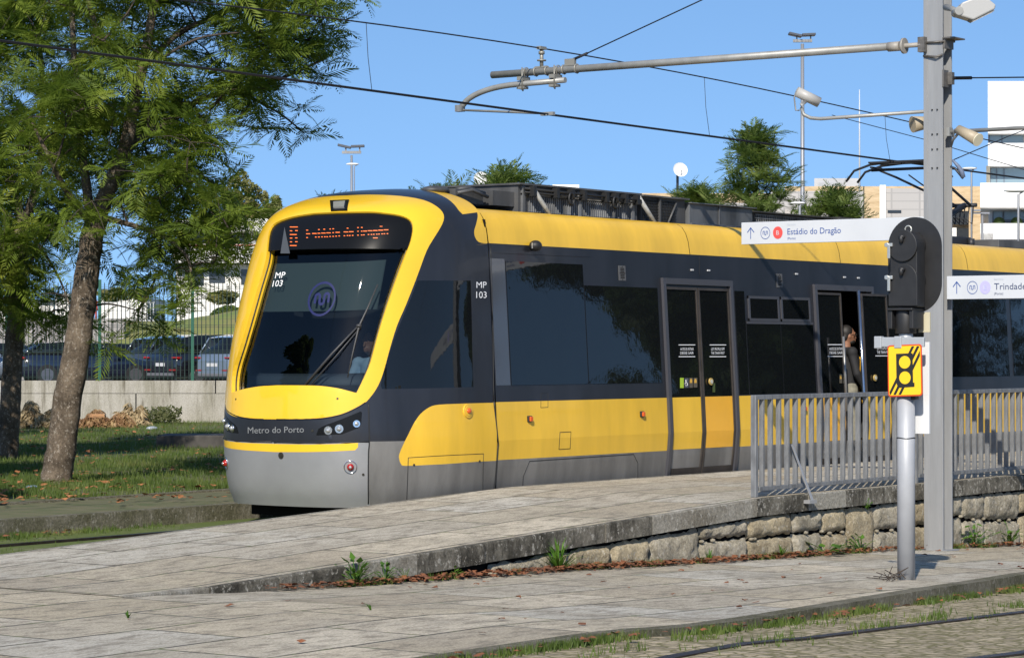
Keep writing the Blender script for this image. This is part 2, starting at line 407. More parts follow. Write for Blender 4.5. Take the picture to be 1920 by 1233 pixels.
def glass_mat(name, tint, mixf=.0):
    m = bpy.data.materials.new(name); m.use_nodes = True; t = m.node_tree; t.nodes.clear()
    o = t.nodes.new('ShaderNodeOutputMaterial'); tr = t.nodes.new('ShaderNodeBsdfTransparent'); gl = t.nodes.new('ShaderNodeBsdfGlossy')
    tr.inputs[0].default_value = (*tint, 1); gl.inputs['Roughness'].default_value = .01
    fr = t.nodes.new('ShaderNodeFresnel'); fr.inputs[0].default_value = 1.5
    mx = t.nodes.new('ShaderNodeMixShader'); t.links.new(fr.outputs[0], mx.inputs[0]); t.links.new(tr.outputs[0], mx.inputs[1]); t.links.new(gl.outputs[0], mx.inputs[2])
    t.links.new(mx.outputs[0], o.inputs[0]); return m
M_wind = glass_mat('windscreen_glass', (.38, .43, .45))
M_clear = glass_mat('clear_glass', (.85, .9, .9))

tram = empty('tram', 'yellow and black articulated tram standing at the platform', 'tram', (-2, 1.325, ZB))
# --- cab surface: superellipse plans stacked along a profile
ROWS = np.array([(.13,1.245,1.91),(.30,1.285,1.98),(.77,1.325,2.03),(1.2,1.30,2.03),(1.35,1.292,2.02),(1.8,1.266,1.94),(2.4,1.231,1.75),(2.8,1.208,1.58),(3.0,1.18,1.46),(3.1,1.145,1.38),(3.2,1.075,1.26),(3.3,.94,1.03),(3.38,.72,.76),(3.43,.45,.46),(3.458,.03,.03)])
_s = np.linspace(0, 1, len(ROWS)); 
def cr(P, n=24):
    out = []
    for i in range(len(P) - 1):
        p0, p1, p2, p3 = P[max(i-1, 0)], P[i], P[i+1], P[min(i+2, len(P)-1)]
        d = np.linalg.norm(p2 - p1); d0 = max(np.linalg.norm(p1 - p0), 1e-3); d3 = max(np.linalg.norm(p3 - p2), 1e-3)
        m1 = ((p2 - p1) / d if i == 0 else ((p1 - p0) / d0 + (p2 - p1) / d) / 2) * d; m2 = ((p2 - p1) / d if i == len(P) - 2 else ((p2 - p1) / d + (p3 - p2) / d3) / 2) * d
        for k in range(n):
            u = k / n; out.append((2*u**3-3*u**2+1)*p1 + (u**3-2*u**2+u)*m1 + (-2*u**3+3*u**2)*p2 + (u**3-u**2)*m2)
    out.append(P[-1]); return np.array(out)
PR = cr(ROWS)
PV = np.concatenate([[0], np.cumsum(np.linalg.norm(np.diff(PR[:, [0, 2]], axis=0), axis=1))]); VMAX = PV[-1]
_t = np.linspace(0, math.pi, 4001); _a = np.abs(np.sin(_t)) ** (2/3); _b = -np.sign(np.cos(_t)) * np.abs(np.cos(_t)) ** (2/3)
_b[2000] = 0; _a[0] = _a[-1] = 0
UT = np.concatenate([[0], np.cumsum(np.hypot(np.diff(_a) * 2, np.diff(_b) * 1.32))]); UMAX = UT[-1]; UM = UMAX / 2
def v_of_z(z): return float(np.interp(z, PR[:, 0], PV))
def cab(u, v, off=0.0):
    def P(u, v):
        z, W, L = (np.interp(v, PV, PR[:, k]) for k in range(3)); a = np.interp(u, UT, _a); b = np.interp(u, UT, _b)
        return Vector((-L * a, 1.325 + W * b, z))
    p = P(u, v)
    if off:
        e = .01; du = P(min(u+e, UMAX), v) - P(max(u-e, 0), v); dv = P(u, min(v+e, VMAX)) - P(u, max(v-e, 0))
        n = du.cross(dv); n.normalize()
        if n.dot(p - Vector((0, 1.325, 1.6))) < 0: n = -n
        p = p + n * off
    return p
NU, NV = 150, 130
gv = [cab(UMAX * i / NU, VMAX * j / NV) for i in range(NU + 1) for j in range(NV + 1)]
gf = [(i*(NV+1)+j, (i+1)*(NV+1)+j, (i+1)*(NV+1)+j+1, i*(NV+1)+j+1) for i in range(NU) for j in range(NV)]
BV = BVHTree.FromPolygons(gv, gf)
def cab_hit(px, py):
    d = ray(px, py).normalized(); r = BV.ray_cast(CAM, d)
    if r[0] is None:
        t_ = (Vector((-1, 1, 3)) - CAM).dot(d); r = BV.find_nearest(CAM + d * t_)
    return r[0]
def uv(px, py):
    p = cab_hit(px, py); v = v_of_z(p.z); W, L = np.interp(v, PV, PR[:, 1]), np.interp(v, PV, PR[:, 2])
    A, B = -p.x / L, (p.y - 1.325) / W
    i = int(np.argmin((_a - A) ** 2 * 4 + (_b - B) ** 2 * 1.7)); return (float(UT[i]), v)
def uvs(pts): return [uv(*p) for p in pts]
def mirror(P): return [(UMAX - u, v) for (u, v) in P]
def full(half):
    h_ = list(half); h_[0] = (UM, h_[0][1]); h_[-1] = (UM, h_[-1][1])
    return h_ + mirror(h_[1:-1])[::-1]
def dens(P, d=.035):
    out = []
    for i in range(len(P)):
        a, b = P[i], P[(i+1) % len(P)]; n = max(1, int(math.dist(a, b) / d))
        for k in range(n): out.append((a[0] + (b[0]-a[0])*k/n, a[1] + (b[1]-a[1])*k/n))
    return out
def smooth_open(P, n=5):
    P = [np.array(p) for p in P]; out = []
    for i in range(len(P) - 1):
        p0, p1, p2, p3 = P[max(i-1, 0)], P[i], P[i+1], P[min(i+2, len(P)-1)]
        for k in range(n):
            t = k / n; out.append(tuple(.5 * ((2*p1) + (-p0+p2)*t + (2*p0-5*p1+4*p2-p3)*t*t + (-p0+3*p1-3*p2+p3)*t**3)))
    out.append(tuple(P[-1])); return out
m_out = smooth_open([(640,367),(692,364.8),(750,367.4),(794,375),(820,388),(832,403),(829,420.5),(815,444),(800,470),(782.5,517),(762,569.4),(744.5,610),(730,657),(721,690),(712,716),(700.7,736),(687.6,752)], 3)
h_in = smooth_open([(630,397.5),(692,396.6),(721,399),(750,403.5),(768,411.5),(774.5,425),(771,450),(760.6,478),(744.5,520),(727,569.4),(709.5,625),(695,678),(683,707),(668.6,736)], 3)
hoodtop = smooth_open([(668.6,736.6),(654,732.6),(633.6,727.6),(604.4,723.5),(575,722.3),(519,722)], 3)
hoodbot = smooth_open([(684.7,754),(668.6,764),(642,776),(610,783),(575,785.2),(519,785.6)], 3)
U_h = uvs(h_in); U_ht = uvs(hoodtop); U_hb = uvs(hoodbot)
top_z = v_of_z(2.755)
U_hl = uvs(smooth_open([(505,723),(487.6,724),(458,729),(434.5,736)], 3))
U_l = uvs(smooth_open([(434.5,736),(434.5,713),(439.4,684),(452.6,643),(470,584),(484,535),(498,487.7),(500.7,461),(505,432),(517,417.6),(546,406.5),(587,399.5)], 3))
U_hbl = uvs(smooth_open([(495,785.2),(473,784.5),(446.7,780),(429,771),(424,762),(424,751)], 3))
hole = U_h + U_ht[1:] + U_hl + U_l[1:]
mask_o = full(uvs(m_out) + U_hb)
hood = U_ht + U_hl + U_hbl[::-1] + U_hb[::-1]
b0 = uvs([(519,829),(560,830.5),(600,831),(650,830),(691,828.5)])
v_b = b0[-1][1]
useam = uv(691, 880)[0]
band = full([(UM, v_of_z(1.1))] + [p for p in U_hb[::-1]] + uvs([(690.5,771),(691.4,800)]) + [(useam, v_b)] + b0[::-1][1:])
bump_ = full(b0 + [(useam, v_b * .5), (useam, 0), (UM, 0)])
stripe = full(uvs([(519,831.8),(581,832.8),(625,832),(671.5,829.8),(671,838),(665.7,843.5),(620,846),(575,847),(519,847)]))
hl = uvs([(592.7,815),(597,803.5),(604.4,799),(640,785.5),(676,770.8),(678.8,772.8),(677.4,794.7),(671.5,802),(642,813.7),(595.6,816)])
C2 = lambda L: [(400 + x / 3.425, 640 + y / 3.425) for x, y in L]
C1 = lambda L: [(400 + x / 3.425, 330 + y / 3.425) for x, y in L]
ys = uvs(smooth_open(C2([(1700,395),(1600,398),(1450,405),(1390,420),(1330,465),(1285,530),(1250,600),(1220,660),(1195,720),(1193,750),(1205,785),(1235,797),(1400,790),(1500,785),(1700,770)]), 3))
ysd = [(0, v_of_z(1.17))] + ys + [(0, v_of_z(.56))]
yt = uvs(smooth_open(C1([(1640,150),(1680,200),(1698,250),(1690,300),(1676,350),(1680,390),(1700,420),(1730,430),(1770,432)]), 3))
yt = [q for q in yt if q[1] < v_of_z(3.2)]
ytp = [(0, VMAX), (yt[0][0] + .16, VMAX), (yt[0][0] + .1, v_of_z(3.34))] + yt + [(0, v_of_z(2.85))]
win = uvs([(783,526),(883,526),(885,600),(888,725),(800,727.5),(716,729),(714,722),(718,700),(728,668),(741,630),(757,590),(770,560)])
u_g = uv(750, 860)[0]
v_g = uv(720, 827)[1]
REG = [('display_panel', None), ('windscreen', None)]
regions = [   # name, polygon, material, mirrored too
 ('destination_display', hole, M_blk, 0), ('windscreen', hole, M_wind, 0), ('bonnet', hood, M_yel, 0), ('front_mask', mask_o, M_yel, 0),
 ('headlight_housing', hl, M_blk, 1), ('front_band', band, M_anth, 0), ('bumper_stripe', stripe, M_yel, 0), ('bumper', bump_, M_silver, 0),
 ('cab_window', win, M_glass, 1), ('cab_side_panel', ysd, M_yel2, 1), ('cab_roof_corner', ytp, M_yel2, 1)]
verts2, edges2 = [], []
def addpoly(P):
    P = dens(P); o = len(verts2)
    verts2.extend(Vector(p) for p in P); n = len(P); edges2.extend((o+i, o+(i+1) % n) for i in range(n))
seen = []
for nme, P, m_, mi in regions:
    if nme == 'windscreen': continue
    P = [(min(max(u, 0), UMAX), min(max(v, 0), VMAX)) for u, v in P]
    addpoly(P)
    if mi: addpoly(mirror(P))
uh = [p for p in hole]
o_ = len(verts2)
DISP = [((u), top_z + .018 * math.cos((u - UM) * 1.2)) for u in lin(UM - 1.25, UM + 1.25, 70)]
def inpoly(p, P):
    x, y = p; c = False; n = len(P)
    for i in range(n):
        (x1, y1), (x2, y2) = P[i], P[(i+1) % n]
        if (y1 > y) != (y2 > y) and x < (x2 - x1) * (y - y1) / (y2 - y1) + x1: c = not c
    return c
DISP = [p for p in DISP if inpoly(p, hole)]
verts2.extend(Vector(p) for p in DISP); edges2.extend((o_+i, o_+i+1) for i in range(len(DISP)-1))
o_ = len(verts2); edges_grey = [(u, v_g) for u in lin(0.0, useam, 40)]
for side in (0, 1):
    o_ = len(verts2); E_ = edges_grey if not side else mirror(edges_grey)
    verts2.extend(Vector(p) for p in E_); edges2.extend((o_+i, o_+i+1) for i in range(len(E_)-1))
o_ = len(verts2); brd = dens([(0, 0), (UMAX, 0), (UMAX, VMAX), (0, VMAX)], .045)
verts2.extend(Vector(p) for p in brd); edges2.extend((o_+i, o_+(i+1) % len(brd)) for i in range(len(brd)))
for i in range(1, int(UMAX / .042)):
    for j in range(1, int(VMAX / .042)): verts2.append(Vector((i * .042 + (.021 if j % 2 else 0), j * .042)))
cv, ce, cf, _1, _2, _3 = delaunay_2d_cdt(verts2, edges2, [], 0, 1e-5)
buckets = {}
polys = []
for nme, P, m_, mi in regions:
    polys.append((nme, P, m_)); 
    if mi: polys.append((nme, mirror(P), m_))
bb = [(min(p[0] for p in P), max(p[0] for p in P), min(p[1] for p in P), max(p[1] for p in P)) for _, P, _ in polys]
for f in cf:
    c = (sum(cv[i].x for i in f) / len(f), sum(cv[i].y for i in f) / len(f))
    key = None
    for k, (nme, P, m_) in enumerate(polys):
        a = bb[k]
        if a[0] <= c[0] <= a[1] and a[2] <= c[1] <= a[3] and inpoly(c, P):
            if nme == 'destination_display':
                lim = np.interp(c[0], [p[0] for p in DISP], [p[1] for p in DISP])
                nme = 'destination_display' if c[1] > lim else 'windscreen'
            side = 'L' if c[0] > UM and nme in ('headlight_housing', 'cab_window', 'cab_side_panel', 'cab_roof_corner') else ''
            key = (nme, side, m_ if nme != 'windscreen' else M_wind); break
    if key is None:
        if c[1] < v_g and (c[0] < useam or c[0] > UMAX - useam): key = ('cab_skirt', 'L' if c[0] > UM else '', M_skirt)
        else: key = ('cab_shell', '', M_navy if c[1] > v_of_z(3.15) else M_anth)
        if key[0] == 'cab_shell': key = ('cab_shell', '', M_anth)
    buckets.setdefault(key, []).append(f)
RECESS = .085
cabparts = {}
for (nme, side, m_), fs in buckets.items():
    off = {'windscreen': -RECESS, 'destination_display': -.02, 'bumper_stripe': .001, 'bonnet': .006, 'cab_window': -.002}.get(nme, 0)
    ids = sorted({i for f in fs for i in f}); mp = {i: k for k, i in enumerate(ids)}
    b = MB(); b.add([cab(cv[i].x, cv[i].y, off) for i in ids], [[mp[i] for i in f] for f in fs], 0, True)
    # rim: boundary edges folded inward so that every panel has thickness
    cnt = {}
    for f in fs:
        for a, c in zip(f, list(f[1:]) + [f[0]]): cnt[(a, c)] = cnt.get((a, c), 0) + 1
    for (a, c) in list(cnt):
        if (c, a) not in cnt:
            pa, pc = cab(cv[a].x, cv[a].y, off), cab(cv[c].x, cv[c].y, off)
            dd = -.11 if nme == 'front_mask' else -.03
            qa, qc = cab(cv[a].x, cv[a].y, dd), cab(cv[c].x, cv[c].y, dd)
            if nme not in ('windscreen', 'bumper_stripe'): b.add([pa, pc, qc, qa], [(0, 1, 2, 3)], 0, False)
    o = b.build(nme, m_, fix=False); own(tram, o)
    _pp = o.data.polygons[0]
    if _pp.normal.dot(_pp.center - Vector((0, 1.325, 1.6))) < 0: o.data.flip_normals()
    cabparts[nme + side] = o
def cabline(b, pts, r=.004, off=.001, n=6):
    P = smooth_open(pts, 4) if len(pts) > 2 else [(pts[0][0] + (pts[1][0]-pts[0][0])*k/12, pts[0][1] + (pts[1][1]-pts[0][1])*k/12) for k in range(13)]
    b.tube([cab(*uv(*p), off) for p in P], r, n)
ln = MB()
for P_ in ([(691,757), (692,790), (692.5,829), (691,850), (690.5,900), (690.8,944)],):
    cabline(ln, P_, .007, 0)
ln.tube([cab(u, v, .001) for u, v in U_hb], .007); ln.tube([cab(*p, .001) for p in U_hbl], .007)
ln.tube([cab(*p, .002) for p in dens(full(b0)[:len(b0)])][:1] + [cab(u, v + .004, .001) for u, v in b0], .008)
ln.tube([cab(UMAX - u, v + .004, .001) for u, v in b0], .008)
cabline(ln, [(762.6,936), (764,900), (765.5,857.5)], .0035); cabline(ln, [(765.5,857.5), (830,853.6), (906.5,850)], .003); cabline(ln, [(906.5,850), (905,924)], .0025)
own(tram, ln.build('panel_gap', M_rub))
# rubber surround between mask and glass
sr = MB(); hd = dens(hole, .05)
sr.tube([cab(u, v, -.05) for u, v in hd] + [cab(*hd[0], -.05)], .008, 6, caps=False)
own(tram, sr.build('window_seal', M_rub))
# --- body side
INS = [(.13, .065), (.2, .06), (.5, .022), (.77, 0), (1.2, .022), (2.85, .12), (3.0, .145), (3.1, .18), (3.17, .23), (3.21, .30), (3.23, .40)]
def inset(z): return float(np.interp(z, [a for a, _ in INS], [b for _, b in INS]))
def body_loft(x0, x1, levels, name, m, off=0, far=False):
    if far is True: body_loft(x0, x1, levels, name, m, off, 2)
    b = MB()
    zs = sorted(set([levels[0], levels[1]] + [a for a, _ in INS if levels[0] < a < levels[1]]))
    for s_ in ((1,) if far == 2 else (0,)):
        f_ = (lambda z: inset(z) - off) if not s_ else (lambda z: 2.65 - inset(z) + off)
        vs = [(x, f_(z), z) for x in (x0, x1) for z in zs]; n = len(zs)
        b.add(vs, [(j, j+1, n+j+1, n+j) for j in range(n-1)], 0, levels[0] > 2.8)
        if off:
            ring = [(x0, z) for z in zs] + [(x1, z) for z in reversed(zs)]
            ra = [(x, f_(z), z) for x, z in ring]; rb_ = [(x, f_(z) + (off if not s_ else -off), z) for x, z in ring]; k = len(ring)
            b.add(ra + rb_, [(i, (i+1) % k, k + (i+1) % k, k + i) for i in range(k)])
    o = b.build(name, m); own(tram, o); return o
XE = 26.0; X0 = .012
# main body with smooth cant rail; joints at the door centres
body_loft(X0, XE, (.13, .565), 'body_skirt', M_skirt, far=True)
body_loft(X0, 6.98, (.565, 1.175), 'body_panel', M_yel2, far=True)
body_loft(8.45, XE, (.565, 1.175), 'body_panel', M_yel2, far=True)
body_loft(X0, 6.98, (1.175, 2.85), 'window_band', M_anth, far=True)
body_loft(8.45, XE, (1.175, 2.85), 'window_band', M_anth, far=True)
body_loft(6.98, 8.45, (2.52, 2.85), 'window_band', M_anth, far=True)
jt = [X0, 4.03, 7.7, 11.4, 15.1, 18.8, 22.4, XE]
for a, c in zip(jt[:-1], jt[1:]):
    body_loft(a + .006, c - .006, (2.85, 3.23), 'roof_edge_panel', M_yel2, far=True)
rf = MB(); rf.box((X0, .42, 2.9), (XE, 2.23, 3.222)); own(tram, rf.build('roof', mat('roof_grey', (.10, .10, .10), .7, var=.4, vscale=2)))
fl = MB(); fl.box((.1, .12, .10), (XE - .05, 2.53, .30)); fl.box((-1.5, .55, .0), (0, 2.1, .3)); fl.box((XE - .03, .1, .13), (XE, 2.55, 3.2))
fl.box((-.02, .15, .2), (.0, 2.5, 3.1)); own(tram, fl.build('underframe', M_dark))
for bx in (1.2, 2.2, 9.8, 10.8, 14.2, 15.2):
    for yy in (.6, 2.05): bg_ = MB(); bg_.cyl((bx, yy - .06, .30), (bx, yy + .06, .30), .29, 20); own(tram, bg_.build('wheel', M_dark))
for bx in (1.7, 10.3, 14.7): bg_ = MB(); bg_.box((bx - .9, .7, 0.02), (bx + .9, 1.95, .2)); own(tram, bg_.build('bogie_frame', M_dark))
def sp(px, py, off=0):
    """point on the tram side"""
    y = 0
    for _ in range(8): p = on(px, py, 1, y); y = inset(p.z) - off
    return p
def sline(b, pts, r=.003, off=.001):
    q = []
    for a, c in zip(pts[:-1], pts[1:]):
        for k in range(9): q.append(sp(a[0] + (c[0]-a[0])*k/8, a[1] + (c[1]-a[1])*k/8, off))
    b.tube(q, r, 5)
def spanel(name, x0, x1, z0, z1, m, off=.006): return body_loft(x0, x1, (z0, z1), name, m, off)
# windows
spanel('window', .30, 1.755, 1.35, 2.67, M_glass); spanel('window', 1.772, 3.27, 1.35, 2.44, M_glass)
spanel('window_pillar', .03, .285, 1.35, 2.69, mat('pillar_film', (.06, .065, .075), .12, coat=.5), .003)
spanel('window', 5.0, 5.22, 1.19, 2.44, M_glass)
spanel('window', 5.24, 6.06, 1.19, 2.07, M_glass); spanel('window', 6.075, 6.88, 1.19, 2.07, M_glass)
spanel('hopper_window', 5.34, 6.0, 2.115, 2.35, M_glass, .012); spanel('hopper_window', 6.13, 6.78, 2.115, 2.35, M_glass, .012)
spanel('window', 8.6, 10.3, 1.35, 2.46, M_glass); spanel('window', 10.6, 12.55, 1.36, 2.46, M_glass); spanel('window', 12.7, 14.4, 1.36, 2.46, M_glass)
for a in (15.2, 17.0, 18.9, 20.7, 22.6): spanel('window', a, a + 1.65, 1.35, 2.46, M_glass)
fr = MB()
M_frame = mat('window_frame_dark', (.075, .075, .085), .35, .3)
for (a, c) in ((5.30, 6.04), (6.09, 6.82)):
    for z0, z1 in ((2.08, 2.112), (2.353, 2.385)):
        y0 = inset(z0) - .016; fr.box((a, y0, z0), (c, y0 + .03, z1))
    for q in (a, c - .035):
        vs = [(q + dx, inset(z) - dy, z) for z in (2.08, 2.385) for dx in (0, .035) for dy in (.0165, -.01)]
        fr.add(vs, [(0,2,3,1),(4,5,7,6),(0,1,5,4),(2,6,7,3),(0,4,6,2),(1,3,7,5)])
fr.box((5.24, inset(2.06) - .012, 2.045), (6.88, inset(2.06) + .01, 2.075))
own(tram, fr.build('window_frame', M_frame))
# hatches and outlines
hb = MB()
sline(hb, [(980,912), (981,893), (993,864), (1188,851), (1196,868), (1196,900)], .0035)
own(tram, hb.build('panel_gap', M_rub)); hb = MB()
sline(hb, [(1048,842), (1050,810), (1070.5,808.8), (1069,840.5), (1048,842)], .003)
own(tram, hb.build('hatch_outline', M_rub)); hb = MB()
sline(hb, [(1014.5,737), (1027.5,736.5), (1027.5,763), (1014,763.8), (1014.5,737)], .0022)
own(tram, hb.build('hatch_outline', M_rub)); hb = MB()
sline(hb, [(920,462), (924,600), (926,752)], .006); sline(hb, [(926,752), (934,830), (928,916)], .010, 0)
sline(hb, [(924,474), (1107,482)], .0025)
sline(hb, [(1311,480), (1312,518)], .002)
own(tram, hb.build('panel_gap', M_rub))
for (px, py, s_) in ((992, 785, 1), (1203, 776, 1), (1507, 766, 1), (1826, 752, 1.1)):
    p = sp(px, py); b = MB(); b.box((p.x - .036, p.y - .022, p.z - .034), (p.x + .036, p.y + .01, p.z + .034)); bz = b.build('side_marker', M_rub, bevel=.008); own(tram, bz)
    b = MB(); b.box((p.x - .026, p.y - .04, p.z - .026), (p.x + .026, p.y - .02, p.z + .026)); l = b.build('lens', M_orange, bevel=.008); l.parent = bz
p = cab(*uv(877, 770)); n_ = (cab(*uv(877, 770), .05) - p).normalized()
b = MB(); b.cyl(p - n_ * .01, p + n_ * .012, .075, 24); b.cyl(p + n_ * .012, p + n_ * .018, .055, 24); ob = b.build('turn_signal', M_yel2, bevel=.006); own(tram, ob)
b = MB(); b.ell(p + n_ * .02, (.036, .02, .03)); l = b.build('lens', M_orange); l.parent = ob; l.matrix_parent_inverse = ob.matrix_basis.inverted()
# vents
for px, py in ((1166, 512), (1461, 526)):
    p = sp(px, py); x0, x1, z0, z1 = p.x - .07, p.x + .07, p.z - .085, p.z + .085
    v_ = spanel('vent_grille', x0, x1, z0, z1, mat('vent_plate', (.085, .085, .085), .6), .006)
    b = MB()
    for i in range(7):
        for j in range(9):
            uu, ww = (i - 3) / 3, (j - 4) / 4
            if uu*uu + ww*ww < 1.05:
                zc = p.z + ww * .072; q = Vector((p.x + uu * .05, inset(zc) - .0065, zc)); b.cyl(q, q + Vector((0, -.003, 0)), .0058, 6)
    own(tram, b.build('vent_hole', M_dark))
# small lamps above doors
for px, py in ((1297,506),(1328,507),(1493,513.5),(1583,519.5),(1609,521)):
    p = sp(px, py); b = MB(); b.box((p.x - .03, p.y - .012, p.z - .01), (p.x + .03, p.y, p.z + .01)); own(tram, b.build('door_lamp', mat('lamp_white', (.5, .5, .5), .3), bevel=.003))
# mirror camera pod
p = sp(997, 461); b = MB(); b.ell(p + Vector((0, -.05, 0)), (.075, .07, .06), 0, 18, 12); b.box((p.x - .03, p.y - .03, p.z - .035), (p.x + .03, p.y + .02, p.z + .035))
o = b.build('rear_view_camera', M_rub); own(tram, o)
b = MB(); b.box((p.x - .078, p.y - .065, p.z - .03), (p.x - .068, p.y - .055, p.z + .03)); own(tram, b.build('camera_lens', M_lens))
# --- text and marks projected on a surface
def text_mesh(body, size=1.0, bold=0.0, spacing=1.0, res=4):
    cu = bpy.data.curves.new('t', 'FONT'); cu.body = body; cu.size = size; cu.resolution_u = res; cu.offset = bold; cu.space_character = spacing
    o = bpy.data.objects.new('t', cu); COL.objects.link(o); dg = bpy.context.evaluated_depsgraph_get(); dg.update()
    me = bpy.data.meshes.new_from_object(o.evaluated_get(dg)); bpy.data.objects.remove(o)
    V = [v.co.copy() for v in me.vertices]; Fs = [tuple(p.vertices) for p in me.polygons]
    return V, Fs
def word(b, body, fn, w=None, h=None, bold=.0, m=0, spacing=1.0):
    """fn maps (0..1 along the line, height in cap units) to 3-D; w,h only set the aspect"""
    V, Fs = text_mesh(body, 1, bold, spacing)
    x0, x1 = min(v.x for v in V), max(v.x for v in V)
    b.add([fn((v.x - x0) / (x1 - x0), v.y / .72) for v in V], Fs, m)
def px_line(p0, p1, hpx, surf, lean=0.0):
    """baseline p0->p1 in the side view, cap height in pixels, mapped on to a real surface"""
    return lambda a, c: surf(p0[0] + (p1[0]-p0[0])*a + lean*c, p0[1] + (p1[1]-p0[1])*a - hpx * c)
cabsurf = lambda off: (lambda x, y: cab(*uv(x, y), off))
b = MB(); sd_ = cabsurf(.003)
word(b, 'MP', px_line((893, 539.5), (912, 539.5), 12, sd_), bold=0); word(b, '103', px_line((892.5, 558.5), (912, 558.5), 12.5, sd_), bold=0)
own(tram, b.build('fleet_number', M_white, fix=False))
b = MB(); word(b, 'Metro do Porto', px_line((465, 812), (570, 810), 12, cabsurf(.003)), bold=0); own(tram, b.build('operator_name', M_grey, fix=False))
gs = cabsurf(-RECESS + .003)
b = MB(); word(b, 'MP', px_line((505, 516), (524, 515), 12, gs, 2.5), bold=0); word(b, '103', px_line((500, 532), (519, 530.5), 12, gs, 2.5), bold=0)
own(tram, b.build('fleet_number', M_white, fix=False))
def marks(b, kind, fn, wdt):
    """ring with a double-arched wave inside; fn maps a unit disc to 3-D"""
    n = 40
    if kind == 'ring':
        vs = [fn(r * math.cos(2*math.pi*k/n), r * math.sin(2*math.pi*k/n)) for k in range(n) for r in (1 - wdt, 1)]
        b.add(vs, [(2*k, 2*k+1, (2*k+3) % (2*n), (2*k+2) % (2*n)) for k in range(n)])
    P = []
    for (cx, up, a0, a1) in ((-.26, 1, 180, 0), (.0, -1, 180, 360), (.26, 1, 180, 0)):
        for k in range(9): a = math.radians(a0 + (a1 - a0) * k / 8); P.append((cx * 1.0 + .13 * math.cos(a), (.14 if up == 1 else -.14) + .13 * math.sin(a)))
    P = [(-.52, -.05), (-.50, -.2)][:0] + [(-.39, -.22)] + P[:9] + P[9:18] + P[18:] + [(.39, -.22)]
    wv = wdt * .62
    vs = []
    for i, (x, y) in enumerate(P):
        x0, y0 = P[max(i-1, 0)]; x1, y1 = P[min(i+1, len(P)-1)]; L = math.hypot(x1-x0, y1-y0) or 1
        nx, ny = -(y1-y0)/L, (x1-x0)/L
        vs += [fn(x * 1.25 + nx*wv, y * 1.1 + ny*wv), fn(x * 1.25 - nx*wv, y * 1.1 - ny*wv)]
    b.add(vs, [(2*i, 2*i+1, 2*i+3, 2*i+2) for i in range(len(P)-1)])
M_blue = mat('blue_vinyl', (.006, .010, .075), .6)
b = MB(); marks(b, 'ring', lambda x, y: gs(596 + 27.5*x + 4*y, 555 - 33*y - 2*x), .13)
own(tram, b.build('operator_logo', M_blue, fix=False))
# LED rows
T8 = lambda x, y: (420 + x / 5.1375, 380 + y / 5.1375)
led = """627,703,226;627,650,263;678,703,261;627,693,299;627,650,334;678,700,332;627,648,370;678,700,369;627,692,406;785,803,257;900,915,251;950,967,248;1010,1023,246;1038,1054,244;1177,1194,238;1280,1294,232;1316,1332,231;1500,1510,221;1515,1525,221;785,822,292;842,886,289;893,921,287;930,972,285;980,1022,283;1038,1053,281;1068,1110,278;1147,1192,274;1199,1243,272;1281,1294,268;1316,1331,267;1338,1376,266;1383,1428,263;1435,1478,261;1485,1532,258;1538,1584,255;785,801,329;870,884,324;899,915,323;930,944,322;957,972,321;980,995,321;1009,1023,318;1038,1053,317;1067,1082,315;1097,1111,313;1147,1162,311;1177,1192,309;1199,1214,309;1228,1243,308;1280,1294,306;1316,1331,304;1338,1352,303;1383,1397,300;1412,1426,299;1435,1449,298;1464,1478,297;1485,1500,296;1516,1531,294;1538,1553,293;1568,1583,292;1435,1480,333"""
b = MB(); ds = cabsurf(-.014)
for r_ in led.split(';'):
    a, c, y = map(float, r_.split(',')); q = [T8(a, y - 3.6), T8(c, y - 3.6), T8(c, y + 3.6), T8(a, y + 3.6)]
    b.add([ds(*k) for k in q], [(0, 1, 2, 3)])
own(tram, b.build('display_text', M_led, fix=False))
b = MB(); _tr = [ds(*T8(x_, y_)) for k in range(9) for y_ in (225 + 257*k/8,) for x_ in (575 - 40*k/8, 575 + 52*k/8)]; b.add(_tr, [(2*k, 2*k+1, 2*k+3, 2*k+2) for k in range(8)]); own(tram, b.build('display_mark', mat('display_grey', (.06, .065, .07), .4), fix=False))
# top marker lamp
b = MB(); q = [(621,379),(652,376.5),(651,392),(623,395)]
q = [(619,378),(655,376.5),(652,395.5),(621,396.5)]
_c = cab(*uv(637, 386)); _n = (cab(*uv(637, 386), .05) - _c).normalized()
b.prism([cab(*uv(*k), .012) + _n * .004 for k in q], -_n * .05); o = b.build('marker_lamp', M_blk); own(tram, o)
b = MB(); b.prism([cab(*uv(*k), .012) + _n * .012 for k in ((626,381.5),(648,380),(646,391),(626,392))], -_n * .03); l = b.build('lens', M_lens); own(tram, l)
